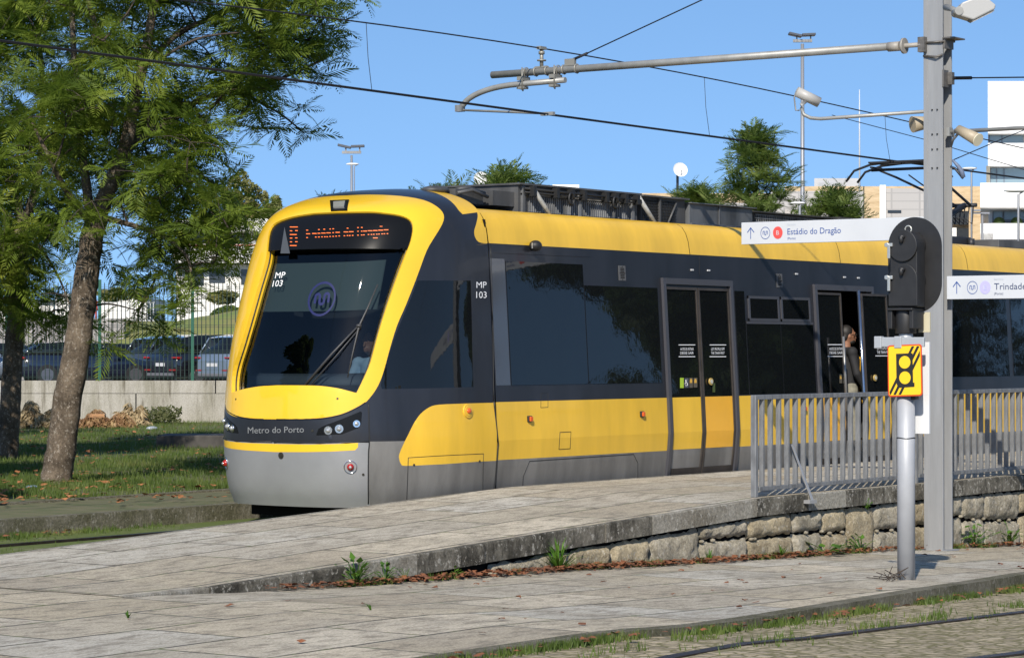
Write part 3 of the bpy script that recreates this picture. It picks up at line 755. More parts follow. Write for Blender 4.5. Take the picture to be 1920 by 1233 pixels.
# headlamps
for mir in (0, 1):
    for (px, py, r) in ((615.5, 806.5, .042), (636, 803.5, .043), (668.5, 794, .036)):
        u, v = uv(px, py)
        if mir: u = UMAX - u
        p, q = cab(u, v), cab(u, v, .02); n = (q - p).normalized()
        b = MB(); b.cyl(p - n*.01, p + n*.006, r, 24); o = b.build('headlight', M_chrome); own(tram, o)
        b = MB(); b.ell(p + n*.006, (r*.6, r*.6, r*.6), 0, 14, 8); l = b.build('bulb', M_lens); own(tram, l)
    for (px, py, r) in ((657, 875, .046),):
        u, v = uv(px, py)
        if mir: u = UMAX - u
        p, q = cab(u, v), cab(u, v, .02); n = (q - p).normalized()
        b = MB(); b.tube([p + n*.003 + (n.orthogonal().normalized() * math.cos(k) + n.cross(n.orthogonal().normalized()) * math.sin(k)) * .063 for k in np.linspace(0, 2*math.pi, 25)], .006, 6, caps=False); own(tram, b.build('lamp_ring', M_chrome))
        b = MB(); b.cyl(p - n*.01, p + n*.004, r + .014, 24); own(tram, b.build('lamp_housing', M_silver))
        b = MB(); b.ell(p + n*.006, (r*.8,)*3, 0, 16, 8); own(tram, b.build('tail_light', M_red))
        b = MB(); b.ell(p + n*.035, (.016,)*3, 0, 10, 6); own(tram, b.build('lamp_bulb', M_lens))
for (px, py, r) in ((586, 807, .014), (443, 748, .012), (633, 747, .012), (681, 889, .013), (520 + 7, 853.5, .034), (776, 871, .012), (899, 864, .012)):
    p, q = cab(*uv(px, py)), cab(*uv(px, py), .02); n = (q - p).normalized()
    b = MB(); b.cyl(p, p + n*.006, r, 14); b.cyl(p + n*.006, p + n*.009, r*.6, 3); own(tram, b.build('lock', mat('lock_metal', (.10, .09, .07), .35, .8)))
# wiper
b = MB(); g2 = cabsurf(-RECESS + .05); g1 = cabsurf(-RECESS + .02)
b.tube([g1(566, 720), g2(620, 662), g2(672, 609)], [.016, .012, .009], 8); b.tube([g1(577, 720), g2(630, 664), g2(676, 612)], .007, 6)
b.tube([g1(710, 530), g1(690, 575), g2(673, 610), g1(661, 660), g1(651, 706)], [.006, .009, .012, .009, .005], 8); b.ell(g2(673, 609), (.03, .03, .02))
own(tram, b.build('wiper', mat('wiper_grey', (.04, .04, .042), .5)))
# cab interior
b = MB(); b.prism([cab(u, v_of_z(1.38), -.12) for u in lin(UM - 1.3, UM + 1.3, 20)] + [Vector((-.9, 2.4, 1.38)), Vector((-.9, .25, 1.38))], (0, 0, -.1)); 
b.box((-.75, .2, .3), (-.70, 2.45, 3.0)); own(tram, b.build('cab_interior', M_int))
b = MB(); ds_ = lin(UM - 1.1, UM + 1.1, 24)
b.tube([cab(u, v_of_z(1.40), -.3) for u in ds_], .12, 8); own(tram, b.build('dashboard', mat('dashboard_grey', (.09, .11, .14), .6), ))
bl = MB(); us = lin(UM - 1.12, UM + 1.12, 30); vs = [cab(u, v_of_z(z), -.16) for u in us for z in (2.17, 2.69)]
bl.add(vs, [(2*i, 2*i+1, 2*i+3, 2*i+2) for i in range(29)], 0, True); bl.add([v + Vector((.012, 0, 0)) for v in vs], [(2*i, 2*i+1, 2*i+3, 2*i+2) for i in range(29)])
own(tram, bl.build('sun_blind', M_blind))
# --- doors
def door_leaf(x0, x1, off, inverse=False, orange=False, txt=None, stickers=None):
    bf = MB(); t_ = .028; zs = [.27, .36, .56, .77, 1.18, 1.8, 2.46]
    def bar(xa, xb, za, zb, m=0, d=.02, bb=bf):
        z_ = [za] + [z for z in (.5, .77, 1.2) if za < z < zb] + [zb]
        n = len(z_); vs = [(x, inset(z) - off - dd, z) for x in (xa, xb) for z in z_ for dd in (d, 0)]
        fs = []
        for j in range(n-1):
            a = 2*j
            fs += [(a, a+2, 2*n+a+2, 2*n+a), (a+1, 2*n+a+1, 2*n+a+3, a+3), (a, a+1, a+3, a+2), (2*n+a, 2*n+a+2, 2*n+a+3, 2*n+a+1)]
        fs += [(0, 2*n, 2*n+1, 1), (2*n-2, 2*n-1, 4*n-1, 4*n-2)]
        bb.add(vs, fs, m)
    bar(x0, x0 + t_, .27, 2.46); bar(x1 - t_, x1, .27, 2.46); bar(x0 + t_, x1 - t_, .27, .35); bar(x0 + t_, x1 - t_, 2.43, 2.46)
    d = bf.build('door', M_bronze); own(tram, d)
    for nm, za, zb, mm in (('kick_panel', .352, .57, M_skirt), ('door_panel', .572, 1.175, M_yeldoor if orange else M_yel2), ('door_glass', 1.178, 2.428, M_glass)):
        q = MB(); bar(x0 + t_ + .001, x1 - t_ - .001, za, zb, 0, .008, q); o = q.build(nm, mm); o.parent = d; o.matrix_parent_inverse = Matrix.Identity(4)
    return d
for (a, c) in ((3.36, 4.92), (6.93, 8.50)):
    fr = MB()
    for (xa, xb) in ((a, a + .06), (c - .06, c)):
        z_ = [.25, .5, .77, 1.2, 2.56]; n = 5
        vs = [(x, inset(z) - dd, z) for x in (xa, xb) for z in z_ for dd in (.035, -.05)]
        fs = []
        for j in range(n-1):
            q = 2*j; fs += [(q, q+2, 2*n+q+2, 2*n+q), (q+1, 2*n+q+1, 2*n+q+3, q+3), (q, q+1, q+3, q+2), (2*n+q, 2*n+q+2, 2*n+q+3, 2*n+q+1)]
        fr.add(vs, fs + [(0, 2*n, 2*n+1, 1), (2*n-2, 2*n-1, 4*n-1, 4*n-2)])
    fr.box((a + .06, inset(2.5) - .035, 2.49), (c - .06, inset(2.5) + .05, 2.56)); fr.box((a, .0, .235), (c, .2, .262))
    own(tram, fr.build('door_frame', M_frame))
door_leaf(3.43, 4.13, -.005); door_leaf(4.15, 4.85, -.005, orange=True)
door_leaf(7.0, 7.64, -.005, orange=True); door_leaf(7.98, 8.68, .11)
# open doorway: vestibule behind
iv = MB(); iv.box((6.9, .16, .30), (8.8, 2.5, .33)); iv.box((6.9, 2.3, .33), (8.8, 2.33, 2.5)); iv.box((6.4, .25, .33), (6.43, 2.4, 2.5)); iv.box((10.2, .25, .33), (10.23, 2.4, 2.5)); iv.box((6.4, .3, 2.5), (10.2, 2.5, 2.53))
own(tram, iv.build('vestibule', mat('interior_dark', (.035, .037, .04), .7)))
hr = MB(); P0 = Vector((8.72, .4, 0))
hr.tube([P0 + Vector((0, 0, .35)), P0 + Vector((0, 0, 1.55)), P0 + Vector((.03, .0, 1.62)), P0 + Vector((.12, 0, 1.66)), P0 + Vector((.4, 0, 1.66))], .02, 10)
hr.tube([P0 + Vector((0, 0, 1.1)), P0 + Vector((.1, 0, 1.02)), P0 + Vector((.4, 0, 1.02))], .018, 10); hr.tube([P0 + Vector((-.2, -.05, .55)), P0 + Vector((.3, -.05, .55))], .018, 10)
own(tram, hr.build('handrail', mat('handrail_yellow', (.8, .42, .02), .3, coat=.5)))
hr = MB(); hr.tube([(7.46, -.10, .95), (7.46, -.05, 1.9)], .018, 10); own(tram, hr.build('grab_bar', mat('grab_grey', (.2, .2, .2), .4, .5)))
hr = MB(); hr.tube([(7.955, inset(z) - .10, z) for z in (.3, .77, 1.2, 2.5)], .022, 10); own(tram, hr.build('door_edge', mat('door_edge_metal', (.25, .3, .38), .15, .9)))
# door prints
def door_text(cx, l1, l2, offs, m=M_white):
    f = lambda x, y: sp(x, y, offs)
    b = MB()
    w_ = 16
    word(b, l1, px_line((cx[0] - 12.5, cx[1] - .8), (cx[0] + 12.5, cx[1] - 1.2), 5.2, f), bold=0); word(b, l2, px_line((cx[0] - 8.5 - (4 if len(l2) > 9 else 0), cx[1] + 6.6), (cx[0] + 8.5 + (4 if len(l2) > 9 else 0), cx[1] + 6.3), 5.2, f), bold=0)
    for dy in (-11.2, 10.8):
        b.add([f(cx[0] + a, cx[1] + dy + c) for a, c in ((-15.5, -.7), (15.5, -.7), (15.5, .7), (-15.5, .7))], [(0, 1, 2, 3)])
    own(tram, b.build('door_notice', m, fix=False))
door_text((1288, 657.5), 'ANTES DE ENTRAR', 'DEIXE SAIR', .012); door_text((1346, 657.5), 'LET PEOPLE OFF', 'THE TRAIN FIRST', .012)
door_text((1567.5, 657), 'ANTES DE ENTRAR', 'DEIXE SAIR', .012); door_text((1657, 656), 'LET PEOPLE OFF', 'THE TRAIN FIRST', .125)
def dec(px0, py0, px1, py1, col, off=.0115, nm='door_sticker'):
    b = MB(); b.add([sp(x, y, off) for x, y in ((px0, py0), (px1, py0), (px1, py1), (px0, py1))], [(0, 1, 2, 3)]); own(tram, b.build(nm, col, fix=False))
M_lime = mat('lime_sticker', (.35, .5, .03), .5); M_dg = mat('dark_grey_sticker', (.08, .085, .1), .5); M_br = mat('brown_sticker', (.09, .075, .05), .5); M_am = mat('amber_print', (.6, .35, .05), .5)
dec(1275, 708, 1282, 727, M_lime); dec(1283.6, 708.5, 1291, 726.5, M_dg); dec(1292.5, 708, 1299, 726.5, M_br); dec(1300.5, 708, 1307.5, 726, M_br)
for cx in (1295.7, 1304):
    b = MB(); b.add([sp(x, y, .013) for x, y in ((cx - 2.3, 717.5), (cx + 2.3, 717.5), (cx + 2, 711.5), (cx, 709), (cx - 2, 711.5))], [(0,1,2,3,4)]); own(tram, b.build('warning_symbol', M_am, fix=False))
b = MB(); b.tube([sp(1286, 712, .014), sp(1286.5, 717, .014), sp(1289, 718, .014), sp(1289.5, 722, .014)], .004, 5)
b.tube([sp(1286.8 + 2.3 * math.cos(k), 720 + 3 * math.sin(k), .014) for k in np.linspace(0, 6.28, 12)], .003, 5); own(tram, b.build('wheelchair_symbol', M_white))
dec(1574, 701, 1579.3, 718, M_br); dec(1581, 701, 1586, 718, M_br)
for cx in (1576.6, 1583.5):
    b = MB(); b.add([sp(x, y, .013) for x, y in ((cx - 1.8, 710), (cx + 1.8, 710), (cx + 1.5, 704.5), (cx, 702), (cx - 1.5, 704.5))], [(0,1,2,3,4)]); own(tram, b.build('warning_symbol', M_am, fix=False))
dec(1336, 718, 1341, 735, mat('dark_green_sticker', (.05, .07, .01), .5))
for (px, py, off) in ((1331.5, 715, .012), (1639.5, 708, .125)):
    p = sp(px, py, off); b = MB(); b.cyl(p, p + Vector((0, -.02, 0)), .042, 20); o = b.build('door_button', mat('button_gold', (.4, .28, .08), .4)); own(tram, o)
    b = MB(); b.cyl(p + Vector((0, -.02, 0)), p + Vector((0, -.026, 0)), .024, 16); own(tram, b.build('button_cap', mat('button_cap', (.45, .45, .4), .3)))
# --- roof equipment
M_eq = mat('roof_box_grey', (.075, .075, .075), .55, var=.5, vscale=2.5, stretch=(1, 1, .25))
M_eql = mat('roof_box_light', (.18, .185, .19), .6, var=.55, vscale=5, stretch=(1.5, 1, .3))
def louvre(b, x0, x1, z0, z1, y, dx=.05, m=1):
    x_ = x0
    while x_ < x1: b.box((x_, y - .012, z0), (x_ + dx * .35, y, z1), m); x_ += dx
def mesh_panel(b, x0, x1, z0, z1, y, d=.035, m=1):
    x_ = x0
    while x_ <= x1: b.box((x_, y - .008, z0), (x_ + .008, y, z1), m); x_ += d
    z_ = z0
    while z_ <= z1: b.box((x0, y - .012, z_), (x1, y - .009, z_ + .008), m); z_ += d
e = MB(); e.box((1.15, .55, 3.235), (3.55, 1.6, 3.54)); e.box((1.12, .5, 3.54), (3.58, 1.65, 3.56)); louvre(e, 1.35, 3.45, 3.25, 3.42, .55, .04); e.box((1.2, .53, 3.43), (3.5, .55, 3.45), 1)
for q in (1.2, 2.3, 3.4): e.box((q, .52, 3.24), (q + .05, .55, 3.53), 1)
e.box((.75, .6, 3.3), (1.15, 1.25, 3.46)); e.box((.1, .62, 3.3), (.6, .95, 3.45)); e.ell((-.02, .8, 3.43), (.17, .14, .05))
e.tube([(.2, .7, 3.44), (.35, .64, 3.47), (.6, .6, 3.42)], .02); e.tube([(.1, .6, 3.4), (.3, .55, 3.44), (.6, .56, 3.38)], .02)
o = e.build('roof_converter', [M_eq, M_eql]); own(tram, o)
for q in (1.35, 3.5): e = MB(); e.tube([(q, .50, 3.52), (q + .22, .40, 3.2)], .028, 8); own(tram, e.build('roof_strut', mat('strut_grey', (.33, .33, .31), .6, var=.4, vscale=8)))
e = MB(); e.tube([(1.2, .5, 3.50), (3.5, .46, 3.47)], .013); e.tube([(1.2, .5, 3.46), (3.5, .47, 3.44)], .01)
for q in (1.3, 1.75, 2.05, 2.3, 2.75, 2.95, 3.15, 3.4): e.box((q, .44, 3.42), (q + .05, .52, 3.53))
for q in (2.03, 2.93): 
    e.tube([(q + .05*math.cos(k), .44, 3.42 + .07*math.sin(k)) for k in np.linspace(0, 6.28, 14)], .014, 6)
own(tram, e.build('roof_cable', M_rub))
e = MB(); e.box((3.65, .56, 3.235), (4.62, 2.1, 3.53)); mesh_panel(e, 3.67, 4.4, 3.25, 3.5, .55); e.box((4.0, .52, 3.24), (4.03, .56, 3.52)); e.box((3.62, .5, 3.53), (4.64, 2.15, 3.55))
e.tube([(4.2, .53, 3.24), (4.38, .53, 3.48)], .012); own(tram, e.build('brake_resistor', [M_eq, M_rub]))
e = MB(); e.box((4.66, .52, 3.24), (6.15, 2.15, 3.49)); e.box((4.64, .48, 3.49), (6.2, 2.18, 3.505)); e.box((5.33, .505, 3.24), (5.36, .52, 3.49)); e.box((4.62, .46, 3.22), (7.6, .52, 3.255))
own(tram, e.build('battery_box', [mat('box_steel', (.11, .115, .12), .45, .3, var=.6, vscale=2.2, stretch=(1, 1, .3))], bevel=.006))
e = MB(); e.box((6.28, .62, 3.235), (9.9, 2.1, 3.46)); mesh_panel(e, 6.35, 8.2, 3.25, 3.43, .61, .045); e.box((6.25, .56, 3.46), (8.4, 2.12, 3.475)); e.box((8.5, .56, 3.46), (9.95, 2.12, 3.49))
own(tram, e.build('cooling_unit', [mat('dark_unit', (.045, .043, .04), .6, var=.5, vscale=3), M_eql]))
e = MB(); e.box((13.3, .55, 3.24), (17.0, 2.1, 3.36)); e.box((18.5, .55, 3.24), (22.5, 2.1, 3.52)); own(tram, e.build('roof_unit', M_eq, bevel=.01))
# pantograph
M_pan = mat('pantograph_black', (.03, .03, .033), .5, .3)
pan = MB(); xc = 12.0; zc = 4.40
def R3(px, py, y): return on(px, py, 1, y)
for y in (.55, .78, 1.87, 2.1): pass
head = [(-.85, 4.18), (-.72, 4.33), (-.45, 4.41), (-.1, 4.435), (.1, 4.435), (.45, 4.41), (.72, 4.33), (.85, 4.18)]
ph = MB()
for dx in (-.17, .17):
    ph.tube([(11.8 + dx, 1.325 + y, z) for y, z in head], .018, 8)
    ph.box((11.8 + dx - .03, .85, 4.425), (11.8 + dx + .03, 1.8, 4.45))
ph.tube([(11.63, 1.325 - .45, 4.37), (11.97, 1.325 - .45, 4.37)], .015); ph.tube([(11.63, 1.325 + .45, 4.37), (11.97, 1.325 + .45, 4.37)], .015)
ph.tube([(11.8, .8, 4.34), (11.8, 1.85, 4.34)], .022)
own(tram, ph.build('pantograph_head', M_pan))
pa = MB()
knee = Vector((13.75, 1.325, 3.90)); 
for s_ in (-1, 1): pa.tube([(11.8, 1.325 + s_*.42, 4.34), (12.2, 1.325 + s_*.33, 4.25), (13.7, 1.325 + s_*.12, knee.z)], [.016, .018, .022], 8)
pa.tube([(11.95, 1.325, 4.26), (12.8, 1.325, 4.02), (13.7, 1.325, 3.80)], .011)
pa.tube([knee + Vector((0, -.2, 0)), knee + Vector((0, .2, 0))], .03)
pa.tube([knee, (12.9, 1.325, 3.62), (12.1, 1.325, 3.42)], [.045, .05, .055], 10); pa.tube([knee + Vector((-.1, .1, -.1)), (12.0, 1.425, 3.36)], .016)
pa.box((11.7, .85, 3.26), (13.0, 1.8, 3.38)); pa.tube([(11.8, .8, 3.23), (11.8, .8, 3.36)], .05, 10); pa.tube([(12.9, .8, 3.23), (12.9, .8, 3.36)], .05, 10)
for k in range(5): pa.tube([knee + Vector((0, -.15 + .07*k, 0)), knee + Vector((-.05, -.15 + .07*k, -.28)), knee + Vector((-.3, -.12 + .05*k, -.2))], .01)
own(tram, pa.build('pantograph_arm', M_pan))
# ================================================================== PEOPLE
M_skin = mat('skin', (.26, .125, .075), .55); M_hair = mat('black_hair', (.012, .01, .009), .6); M_jacket = mat('black_jacket', (.012, .012, .014), .8)
M_khaki = mat('khaki_trousers', (.20, .19, .15), .85, var=.2, vscale=20); M_shirt = mat('light_blue_shirt', (.35, .48, .62), .8); M_shoe = mat('white_shoe', (.6, .6, .58), .6)
def remesh(o, v=.012, it=4):
    r = o.modifiers.new('fuse', 'REMESH'); r.mode = 'VOXEL'; r.voxel_size = v; r.use_smooth_shade = True
    s_ = o.modifiers.new('smooth', 'SMOOTH'); s_.iterations = it; s_.factor = .5; return o
def hand(b, w, d, up):
    """palm and five bent fingers, w = wrist, d = direction of the hand, up = back of the hand"""
    d = Vector(d).normalized(); up = Vector(up).normalized(); sd = d.cross(up).normalized()
    b.ell(Vector(w) + d * .045, (.045, .045, .045), mat=Matrix((tuple(d * 1.0), tuple(sd * .9), tuple(up * .38))).transposed())
    for k, (o_, L) in enumerate(((-.03, .062), (-.01, .074), (.01, .07), (.03, .055))):
        p0 = Vector(w) + d * .08 + sd * o_; p1 = p0 + d * L * .5 - up * .006; p2 = p1 + d * L * .35 - up * .022
        b.tube([p0, p1, p2], [.0095, .0088, .0075], 8)
    t0 = Vector(w) + d * .03 - sd * .035; b.tube([t0, t0 + d * .03 - sd * .03 - up * .008, t0 + d * .058 - sd * .036 - up * .02], [.012, .0105, .008], 8)
def person(label, loc, rot, J, jacket, trousers, group=None, shoes=None, beard=True, neck=1.50):
    """J: joints in the local frame, person facing +X"""
    root = empty('person', label, 'person', (0, 0, 0), group)
    H = Vector(J['head']); b = MB()
    b.ell(H, (.098, .078, .122), nu=24, nv=18); b.ell(H + Vector((.028, 0, -.055)), (.07, .06, .07)); b.ell(H + Vector((.088, 0, -.085)), (.022, .026, .02))
    b.tube([H + Vector((.09, 0, .02)), H + Vector((.112, 0, -.012)), H + Vector((.122, 0, -.03)), H + Vector((.098, 0, -.04))], [.008, .012, .015, .009], 8)
    b.ell(H + Vector((.1, 0, -.062)), (.012, .026, .007)); b.ell(H + Vector((.1, 0, -.073)), (.011, .023, .007))
    b.ell(H + Vector((.09, 0, .032)), (.012, .055, .009))
    for s_ in (-1, 1):
        b.ell(H + Vector((.0, s_*.078, -.01)), (.022, .01, .032)); b.ell(H + Vector((.084, s_*.032, .008)), (.012, .018, .011))
    Nk = Vector(J['neck']); b.tube([H + Vector((-.015, 0, -.07)), Nk + Vector((0, 0, .02)), Nk + Vector((0, 0, -.05))], [.058, .06, .075], 14)
    P = Vector(J['pelvis']); ch = (Nk + P) / 2 + Vector((.01, 0, .1))
    b.tube([Nk + Vector((0,0,-.04)), ch, P], [.09, .13, .13], 14)
    for s_ in ('l', 'r'):
        sh, el, wr = (Vector(J[k + s_]) for k in ('sh', 'el', 'wr')); b.tube([Nk + Vector((0,0,-.06)), sh, el, wr], [.06, .05, .038, .025], 10)
        hand(b, wr, J['hd' + s_], (0, -1 if s_ == 'r' else 1, .3))
        hp, kn, an = (Vector(J[k + s_]) for k in ('hp', 'kn', 'an')); b.tube([P, hp, kn, an], [.1, .08, .055, .038], 12); b.ell(an + Vector((.06, 0, -.04)), (.12, .042, .035))
    bd = remesh(b.build('body', M_skin), .0075, 2)
    c = MB()
    c.tube([Nk + Vector((0,0,.01)), Nk + Vector((0,0,-.05)), ch, P + Vector((0,0,-.02))], [.075, .13, .165, .155], 16)
    for s_ in ('l', 'r'):
        sh, el, wr = (Vector(J[k + s_]) for k in ('sh', 'el', 'wr')); c.ell(sh, (.075, .075, .075)); c.tube([Nk + Vector((0,0,-.07)), sh, el, wr], [.08, .07, .055, .042], 12)
    cl = remesh(c.build('jacket', jacket), .014, 4)
    c = MB(); c.ell(P, (.14, .17, .13))
    for s_ in ('l', 'r'):
        hp, kn, an = (Vector(J[k + s_]) for k in ('hp', 'kn', 'an')); c.tube([P, hp, kn, an + Vector((0,0,.02))], [.13, .105, .08, .065], 14)
    tr_ = remesh(c.build('trousers', trousers), .014, 4)
    c = MB(); c.ell(H + Vector((-.022, 0, .035)), (.098, .088, .105), nu=20, nv=14); c.ell(H + Vector((-.05, 0, -.02)), (.06, .084, .07))
    hr_ = remesh(c.build('hair', M_hair), .012, 3)
    parts = [bd, cl, tr_, hr_]
    if beard:
        c = MB(); c.ell(H + Vector((.045, 0, -.085)), (.062, .062, .042)); parts.append(remesh(c.build('beard', M_hair), .01, 3))
        c = MB()
        for s_ in (-1, 1): c.tube([H + Vector((.108, s_*.033 + .022*math.cos(k), .006 + .018*math.sin(k))) for k in np.linspace(0, 6.28, 13)], .0028, 5); c.tube([H + Vector((.105, s_*.056, .01)), H + Vector((0, s_*.086, .008))], .0026, 5)
        parts.append(c.build('glasses', M_rub))
    for s_ in ('l', 'r'):
        an = Vector(J['an' + s_]); c = MB(); c.ell(an + Vector((.06, 0, -.035)), (.145, .052, .045)); c.box((an.x - .07, an.y - .045, an.z - .085), (an.x + .19, an.y + .045, an.z - .055)); parts.append(remesh(c.build('shoe', shoes or M_shoe), .012, 3))
    for p_ in parts: p_.parent = root
    root.location = loc; root.rotation_euler.z = rot; return root
person('bearded man with glasses in a black jacket standing inside the open tram door', (8.16, .27, .32), -.7, dict(head=(0.0, 0, 1.60), neck=(-.02, 0, 1.44), pelvis=(0, 0, .93),
    shl=(-.01, .19, 1.38), ell=(.02, .25, 1.10), wrl=(.13, .22, .90), hdl=(.5, 0, -.8), shr=(-.01, -.19, 1.38), elr=(.03, -.25, 1.10), wrr=(.17, -.2, .92), hdr=(.6, 0, -.6),
    hpl=(0, .1, .86), knl=(.02, .1, .47), anl=(.0, .1, .09), hpr=(0, -.1, .86), knr=(.05, -.1, .47), anr=(.07, -.1, .09)), M_jacket, M_khaki)
person('driver in a light blue shirt seated behind the tram windscreen', (-1.02, .86, .42), math.pi, dict(head=(0.02, 0, 1.38), neck=(-.02, 0, 1.22), pelvis=(-.1, 0, .66),
    shl=(-.01, .19, 1.16), ell=(.12, .25, .92), wrl=(.36, .2, .98), hdl=(1, 0, 0), shr=(-.01, -.19, 1.16), elr=(.12, -.25, .92), wrr=(.36, -.2, .98), hdr=(1, 0, 0),
    hpl=(-.02, .1, .64), knl=(.38, .12, .62), anl=(.42, .12, .2), hpr=(-.02, -.1, .64), knr=(.38, -.12, .62), anr=(.42, -.12, .2)), M_shirt, mat('navy_trousers', (.02, .022, .03), .8), shoes=M_rub, beard=False)
# ================================================================== OVERHEAD LINE
M_galv = mat('galvanised_steel', (.30, .30, .285), .5, .35, var=.18, vscale=5)
M_galvd = mat('dull_galvanised', (.23, .235, .24), .55, .4, var=.35, vscale=7, stretch=(3, 3, .6))
M_wire = mat('copper_wire_dark', (.010, .011, .016), .7)
MX0, MX1, MY0, MY1 = 3.0, 3.226, -3.68, -3.454
mz = zl(3.1) - .02
mast = empty('catenary_mast', 'tall grey H section steel mast carrying the overhead line arm', 'mast', (3.11, -3.57, mz))
b = MB(); b.box((MX0, MY0, mz), (MX0 + .02, MY1, 8.2)); b.box((MX1 - .02, MY0, mz), (MX1, MY1, 8.2)); b.box((MX0 + .02, -3.573, mz), (MX1 - .02, -3.561, 8.2))
b.box((MX0 - .006, MY0 - .0, mz), (MX0, MY0 + .012, 8.2)); b.box((MX0 - .006, MY1 - .05, mz), (MX0, MY1 - .046, 8.2))
b.box((MX0 - .03, MY0 - .05, mz - .02), (MX1 + .05, MY1 + .03, mz + .03)); o = b.build('shaft', mat('mast_grey', (.30, .305, .31), .5, .3, var=.12, vscale=2.5, stretch=(4, 4, .5)), bevel=.003); own(mast, o)
AX = 2.955
b = MB(); b.tube([(AX, -3.1, 4.985), (AX, 2.22, 5.0)], .043, 16); own(mast, b.build('cantilever_tube', M_galv))
b = MB(); b.tube([(AX, -3.45, 4.98), (AX, -3.1, 4.98)], .026, 12); b.cyl((AX, -3.26, 4.98), (AX, -3.235, 4.98), .085, 24); b.cyl((AX, -3.20, 4.98), (AX, -3.06, 4.98), .052, 16); own(mast, b.build('insulator', mat('insulator_grey', (.28, .26, .23), .5)))
b = MB(); b.box((2.93, -3.5, 4.9), (3.0, -3.42, 5.06)); b.tube([(2.99, -3.46, 5.0), (2.97, MY0 - .01, 5.0), (3.24, MY0 - .02, 5.02)], .012); b.tube([(2.99, -3.46, 4.86), (2.96, MY0 + .06, 4.84), (2.98, MY0 - .01, 4.86)], .012)
b.box((2.985, MY0 - .14, 5.03), (3.25, MY0 - .005, 5.045)); b.box((3.0, MY0 - .03, 4.93), (3.2, MY0 - .003, 5.03)); b.box((2.985, MY0 - .02, 4.52), (3.1, MY0 - .002, 4.70)); b.box((3.08, MY0 - .07, 4.55), (3.14, MY0 - .02, 4.68))
own(mast, b.build('bracket', mat('bracket_steel', (.16, .15, .14), .55, .5, var=.3, vscale=20)))
bb_ = MB()
for z_ in (4.02, 4.28, 3.86, 3.66):
    for y_ in (-3.62, -3.56): bb_.cyl((2.995, y_, z_), (2.985, y_, z_), .009, 6)
own(mast, bb_.build('bolt', M_rub))
b = MB()
b.tube([(AX - .06, 1.12, 4.87), (AX - .06, 1.8, 4.86)] + [(AX - .06, 1.8 + .82 * math.sin(a), 4.86 - .25 * (1 - math.cos(a)) ) for a in np.linspace(.15, 1.35, 9)] + [(AX - .06, 2.66, 4.62)], .034, 14)
own(mast, b.build('registration_tube', M_galv))
b = MB()
for y_ in (1.74, 1.28):
    b.box((AX - .11, y_ - .04, 4.9), (AX + .05, y_ + .04, 4.945)); b.box((AX - .10, y_ - .05, 4.80), (AX - .0, y_ + .05, 4.83)); b.tube([(AX - .1, y_ - .03, 5.05), (AX - .1, y_ - .03, 4.78)], .009); b.tube([(AX + .0, y_ + .03, 5.05), (AX + .0, y_ + .03, 4.78)], .009)
    b.tube([(AX + .055*math.cos(k), y_ - .02, 5.0 + .055*math.sin(k)) for k in np.linspace(0, 6.28, 14)], .008, 6)
for y_ in (1.42, 1.58, 1.0, 1.18): b.tube([(AX + .052*math.cos(k), y_, 5.0 + .052*math.sin(k)) for k in np.linspace(0, 6.28, 14)], .010, 6)
b.box((AX - .02, 1.42, 5.04), (AX + .02, 1.58, 5.06)); b.cyl((AX, 1.5, 5.05), (AX, 1.5, 5.26), .022, 10); b.cyl((AX, 1.5, 5.12), (AX, 1.5, 5.135), .055, 16); b.cyl((AX, 1.5, 5.20), (AX, 1.5, 5.235), .036, 12); b.box((AX - .06, 1.47, 5.255), (AX + .06, 1.53, 5.29))
b.box((AX - .02, 1.02, 5.04), (AX + .02, 1.16, 5.12)); own(mast, b.build('clamp', mat('clamp_grey', (.26, .25, .22), .5, .4)))
b = MB(); b.box((AX - .1, 2.6, 4.58), (AX - .03, 2.7, 4.66)); own(mast, b.build('end_clamp', M_galvd))
b = MB(); b.tube([(AX - .06, 2.64, 4.60), (AX - .02, 1.6, 4.515), (AX, 1.45, 4.50)], [.013, .016, .012], 8); b.box((AX - .03, 1.32, 4.475), (AX + .02, 1.5, 4.515)); own(mast, b.build('steady_arm', M_galv))
def zm(x): return 5.27 - .25 * (1 - math.cos(math.pi * (x - 2.95) / 21))
def zc_(x): return 4.50 - .0045 * x
def wirething(name, label, parts, cat='wire'):
    b = MB()
    for P_, r_ in parts: b.tube(P_, r_, 6)
    return tag(b.build(name, M_wire), label, cat)
wx = lin(-60, 60, 121)
wirething('contact_wire', 'double contact wire the pantograph touches, running above the tram roof', [([(x, y_, zc_(x)) for x in wx], .0085) for y_ in (1.43,)])
wirething('contact_wire', 'second parallel contact wire just beside the one above the tram', [([(x, 1.385, zc_(x) + .004) for x in wx], .0085)])
wirething('catenary_wire', 'upper carrying wire resting on the small insulator of the cantilever', [([(x, 1.5 if x < 3 else 1.5, zm(x)) for x in wx], .0085)])
for i_, (x_, lab) in enumerate(((-.33, 'thin dropper wire hanging right of the leafy tree'), (6.6, 'thin dropper wire just left of the tall floodlight pole'), (11.55, 'thin dropper wire just left of the mast above the pantograph'), (-6.0, 'thin dropper wire hidden among the leaves on the left'), (16.5, 'thin dropper wire beyond the mast in front of the white building'))):
    wirething('dropper_wire', lab, [([(x_, 1.5, zm(x_)), (x_ + .02, 1.49, (zm(x_) + zc_(x_)) / 2), (x_, 1.42, zc_(x_))], .0038)])
wirething('stay_wire', 'slanting stay wire rising from the cantilever tube to the mast head', [([(AX, 1.08, 5.10), (AX, .85, 5.17)], .016), ([(AX, .85, 5.17), (3.05, -3.58, 6.62)], .0075)])
